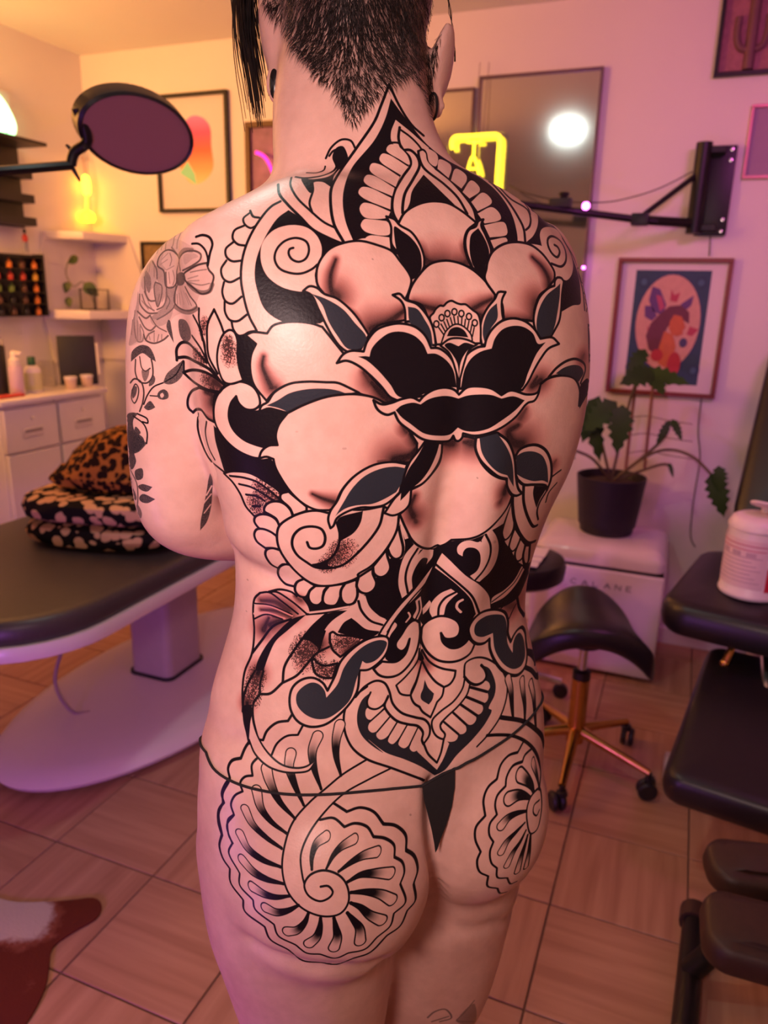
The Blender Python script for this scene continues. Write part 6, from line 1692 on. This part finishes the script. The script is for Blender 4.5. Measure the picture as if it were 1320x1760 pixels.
# wipes tub on the seat
TB = Vector((.245, 2.295, .5995))
t = thing('wipes_tub', 'white wipes tub with red label panel and open lid on the chair seat', 'tub', TB)
M_tub = mat('white_tub_plastic', (.82, .68, .72), .35, var=.02)
b = bm_new(); lathe(b, [(0, 0), (.082, 0), (.086, .006), (.086, .012), (.083, .016), (.080, .195), (.083, .198), (.083, .205), (.074, .225), (.060, .232), (0, .233)], TB, 40); obj('tub', b, M_tub, t)
def wrap(a0, a1, z0, z1, r, m, nm, n=16):
    b = bm_new(); v = []; f = []
    for k in range(n + 1):
        a = math.radians(a0 + (a1 - a0) * k / n)
        for rr2, z in ((r, z0), (r, z1), (r - .0012, z0), (r - .0012, z1)): v.append((TB.x + rr2 * math.cos(a), TB.y + rr2 * math.sin(a), TB.z + z))
    for k in range(n):
        i, j = 4 * k, 4 * k + 4; f += [(i, j, j+1, i+1), (i+2, i+3, j+3, j+2), (i, i+2, j+2, j), (i+1, j+1, j+3, i+3)]
    f += [(0, 1, 3, 2), (4*n, 4*n+2, 4*n+3, 4*n+1)]
    add(b, v, f); return obj(nm, b, m, t)
wrap(-70, 30, .03, .10, .0838, mat('red_label_panel', (.62, .02, .06), .4), 'red_label')
wrap(-205, -74, .035, .175, .0834, mat('pale_pink_label', (.80, .58, .64), .45, var=.05), 'printed_label')
M_pinkline = mat('pink_print', (.62, .24, .34), .5)
for z in (.158, .145): wrap(-200, -76, z, z + .004, .0840, M_pinkline, 'label_stripe')
M_tiny = mat('mauve_print_lines', (.55, .36, .46), .5)
for k in range(7): wrap(-198, -82 - (k % 3) * 9, .052 + k * .012, .055 + k * .012, .0840, M_tiny, 'text_line')
for k in range(4): wrap(-196 + k * 28, -178 + k * 28, .128, .141, .0840, M_tiny, 'pictogram', 5)
b = bm_new(); lathe(b, [(0, -.003), (.045, -.003), (.047, 0), (.045, .004), (0, .005)], (0, 0, 0), 28, Matrix.Translation(TB + Vector((.01, -.01, .262))) @ Matrix.Rotation(math.radians(-20), 4, 'X') @ Matrix.Rotation(math.radians(10), 4, 'Y')); ld = obj('flip_lid', b, M_tub, t)
b = bm_new(); box(b, (TB.x + .0, TB.y + .025, TB.z + .231), (TB.x + .02, TB.y + .04, TB.z + .262), .003, 1); obj('hinge', b, M_tub, ld)
# ------------------------------------------------------------------ low rest with two pads and tubular foot
t = thing('padded_rest', 'dark tubular rest with two brown pads in the bottom right corner', 'rest', (.24, 1.42, 0))
M_brv = mat('dark_brown_vinyl', (.045, .020, .015), .5, var=.2, scale=60, bump=.05)
f0_, f1_ = Vector((.150, 1.22, .034)), Vector((.172, 1.60, .034))
b = bm_new(); tube(b, [f0_, f1_], .025, 14); obj('foot_tube', b, M_blackmetal, t)
for a_, c_ in ((f0_ - (f1_ - f0_) * .06, f0_ + (f1_ - f0_) * .12), (f1_ - (f1_ - f0_) * .08, f1_ + (f1_ - f0_) * .04)):
    b = bm_new(); tube(b, [a_, c_], .0325, 14); obj('end_cap', b, M_brv, t)
md_ = (f0_ + f1_) / 2
b = bm_new(); tube(b, [md_ + Vector((0, .01, .01)), Vector((.235, 1.44, .16)), Vector((.36, 1.50, .30))], .024, 10); obj('brace', b, M_blackmetal, t)
b = bm_new(); tube(b, [Vector((.36, 1.50, .30)), Vector((.44, 1.53, .02))], .022, 10); lathe(b, [(0, 0), (.04, 0), (.04, .012), (0, .02)], (.44, 1.53, 0), 16); obj('rear_post', b, M_blackmetal, t)
pA, pB = at_z(1300, 1480, .33), at_z(1300, 1590, .33)
b = bm_new(); pad(b, 0, 0, .125, .062, .05, -.055, 0, .018, .008); xf(b, Vector((pA.x + .03, pA.y + .01, .33)), math.radians(6), math.radians(14)); obj('rear_pad', b, M_brv, t)
b = bm_new(); pad(b, 0, 0, .135, .078, .05, -.06, 0, .018, .008); xf(b, Vector((pB.x + .045, pB.y, .33)), math.radians(4), math.radians(2)); obj('front_pad', b, M_brv, t)
b = bm_new(); tube(b, [Vector((pA.x + .04, pA.y + .01, .27)), Vector((pB.x + .05, pB.y, .262))], .02, 8); tube(b, [Vector((pA.x + .05, (pA.y + pB.y) / 2, .27)), Vector((.36, 1.50, .30))], .02, 8); obj('pad_carrier', b, M_blackmetal, t)
